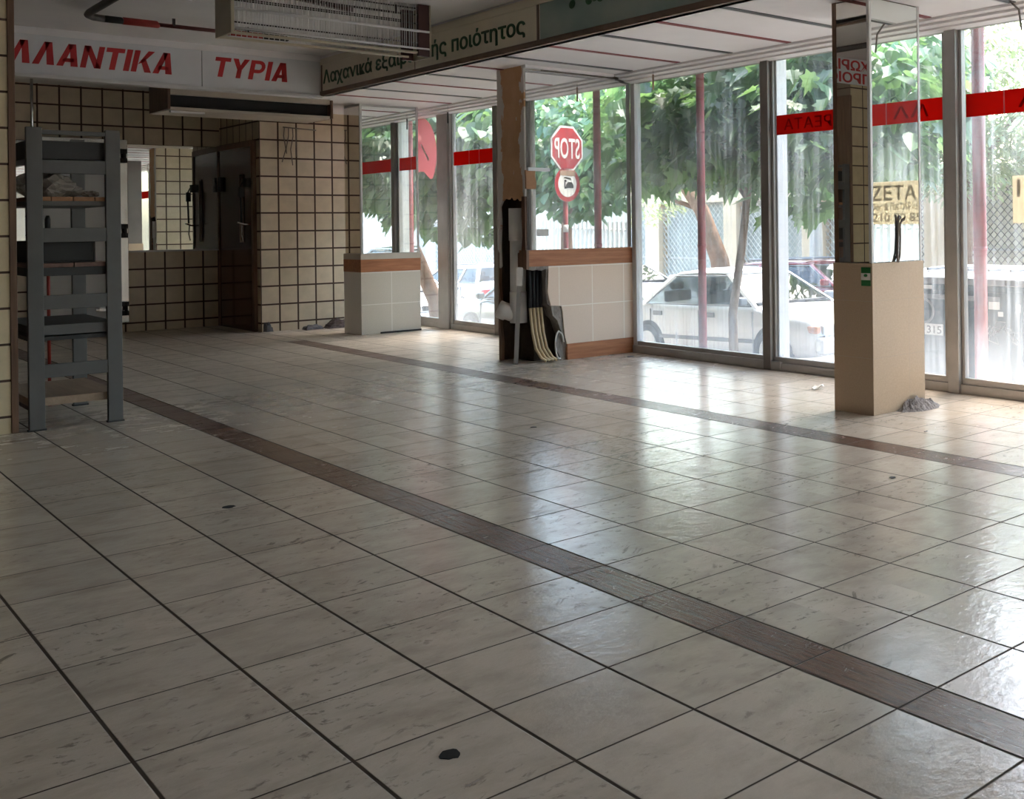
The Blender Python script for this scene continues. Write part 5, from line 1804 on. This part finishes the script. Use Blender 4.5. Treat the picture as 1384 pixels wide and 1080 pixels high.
tree('olive_tree', 'pale olive tree with a leaning brown trunk across the street behind the white sedan',
     [((15.9, 16.9, zr(17) + .13), .24), ((15.85, 17.1, .6), .21), ((15.7, 17.5, 1.7), .17), ((15.6, 18.3, 2.6), .11)],
     [([(15.7, 17.5, 1.7), (15.5, 18.8, 2.1), (15.5, 20, 2.4)], .06)],
     [((15.6, 19.6, 2.2), (1.0, 1.7, .85)), ((15.6, 18.0, 3.2), (1.2, 1.7, 1.0)), ((15.6, 21.2, 2.4), (1.0, 1.2, .9))],
     3400, .15, 'narrow', M['leaf_c'], M['bark2'], 24, droop=.3)
tree('olive_tree', 'large pale olive tree across the street behind the waste bin',
     [((15.9, 10.85, zr(10.9) + .13), .20), ((15.85, 10.8, .8), .17), ((15.6, 10.5, 2.2), .13), ((15.5, 10.1, 3.4), .08)],
     [([(15.7, 10.6, 1.8), (15.3, 11.2, 2.6), (15.2, 11.8, 3.2)], .05), ([(15.6, 10.4, 2.2), (15.2, 9.4, 3.0), (15.1, 8.6, 3.6)], .05)],
     [((15.3, 9.8, 3.3), (1.3, 1.6, 1.25)), ((15.3, 11.3, 3.0), (1.2, 1.3, 1.2)), ((15.3, 8.5, 3.0), (1.2, 1.0, .9)), ((15.0, 10.2, 2.4), (1.0, 1.2, .7)), ((15.4, 10.6, 4.3), (1.1, 1.4, .8))],
     9000, .19, 'narrow', M['leaf_c'], M['bark2'], 25, droop=.3)
tree('street_tree', 'tree with a pale trunk across the street behind the dark red car',
     [((16.0, 14.4, zr(14.4) + .13), .15), ((16.0, 14.4, .8), .14), ((15.9, 14.3, 2.2), .10)],
     [([(15.9, 14.3, 1.9), (15.8, 13.6, 2.6), (15.7, 13.2, 3.0)], .05)],
     [((15.7, 14.2, 2.9), (1.2, 1.6, 1.0)), ((15.6, 12.9, 3.0), (1.0, 1.2, .9)), ((15.5, 15.6, 2.9), (1.0, 1.1, .8))],
     2300, .24, 'broad', M['leaf_a'], M['concrete'], 26)
tree('street_tree', 'broad tree over the white railing, seen in the dusty mirror',
     [((15.2, -3.4, zr(-3.4) + .13), .16), ((15.2, -3.4, 1.2), .14), ((15.2, -3.3, 2.6), .09)],
     [([(15.2, -3.4, 1.6), (15.1, -2.2, 2.6), (15.0, -1.2, 3.1)], .05), ([(15.2, -3.4, 1.8), (15.1, -4.6, 2.7), (15.0, -5.6, 3.2)], .05)],
     [((15.1, -3.3, 3.5), (1.8, 2.2, 1.5)), ((15.0, -1.4, 3.1), (1.5, 1.6, 1.3)), ((15.1, -5.6, 3.2), (1.5, 1.6, 1.3)), ((14.9, -2.6, 2.2), (1.0, 1.6, .7))],
     3600, .28, 'broad', M['leaf_b'], M['bark2'], 27)
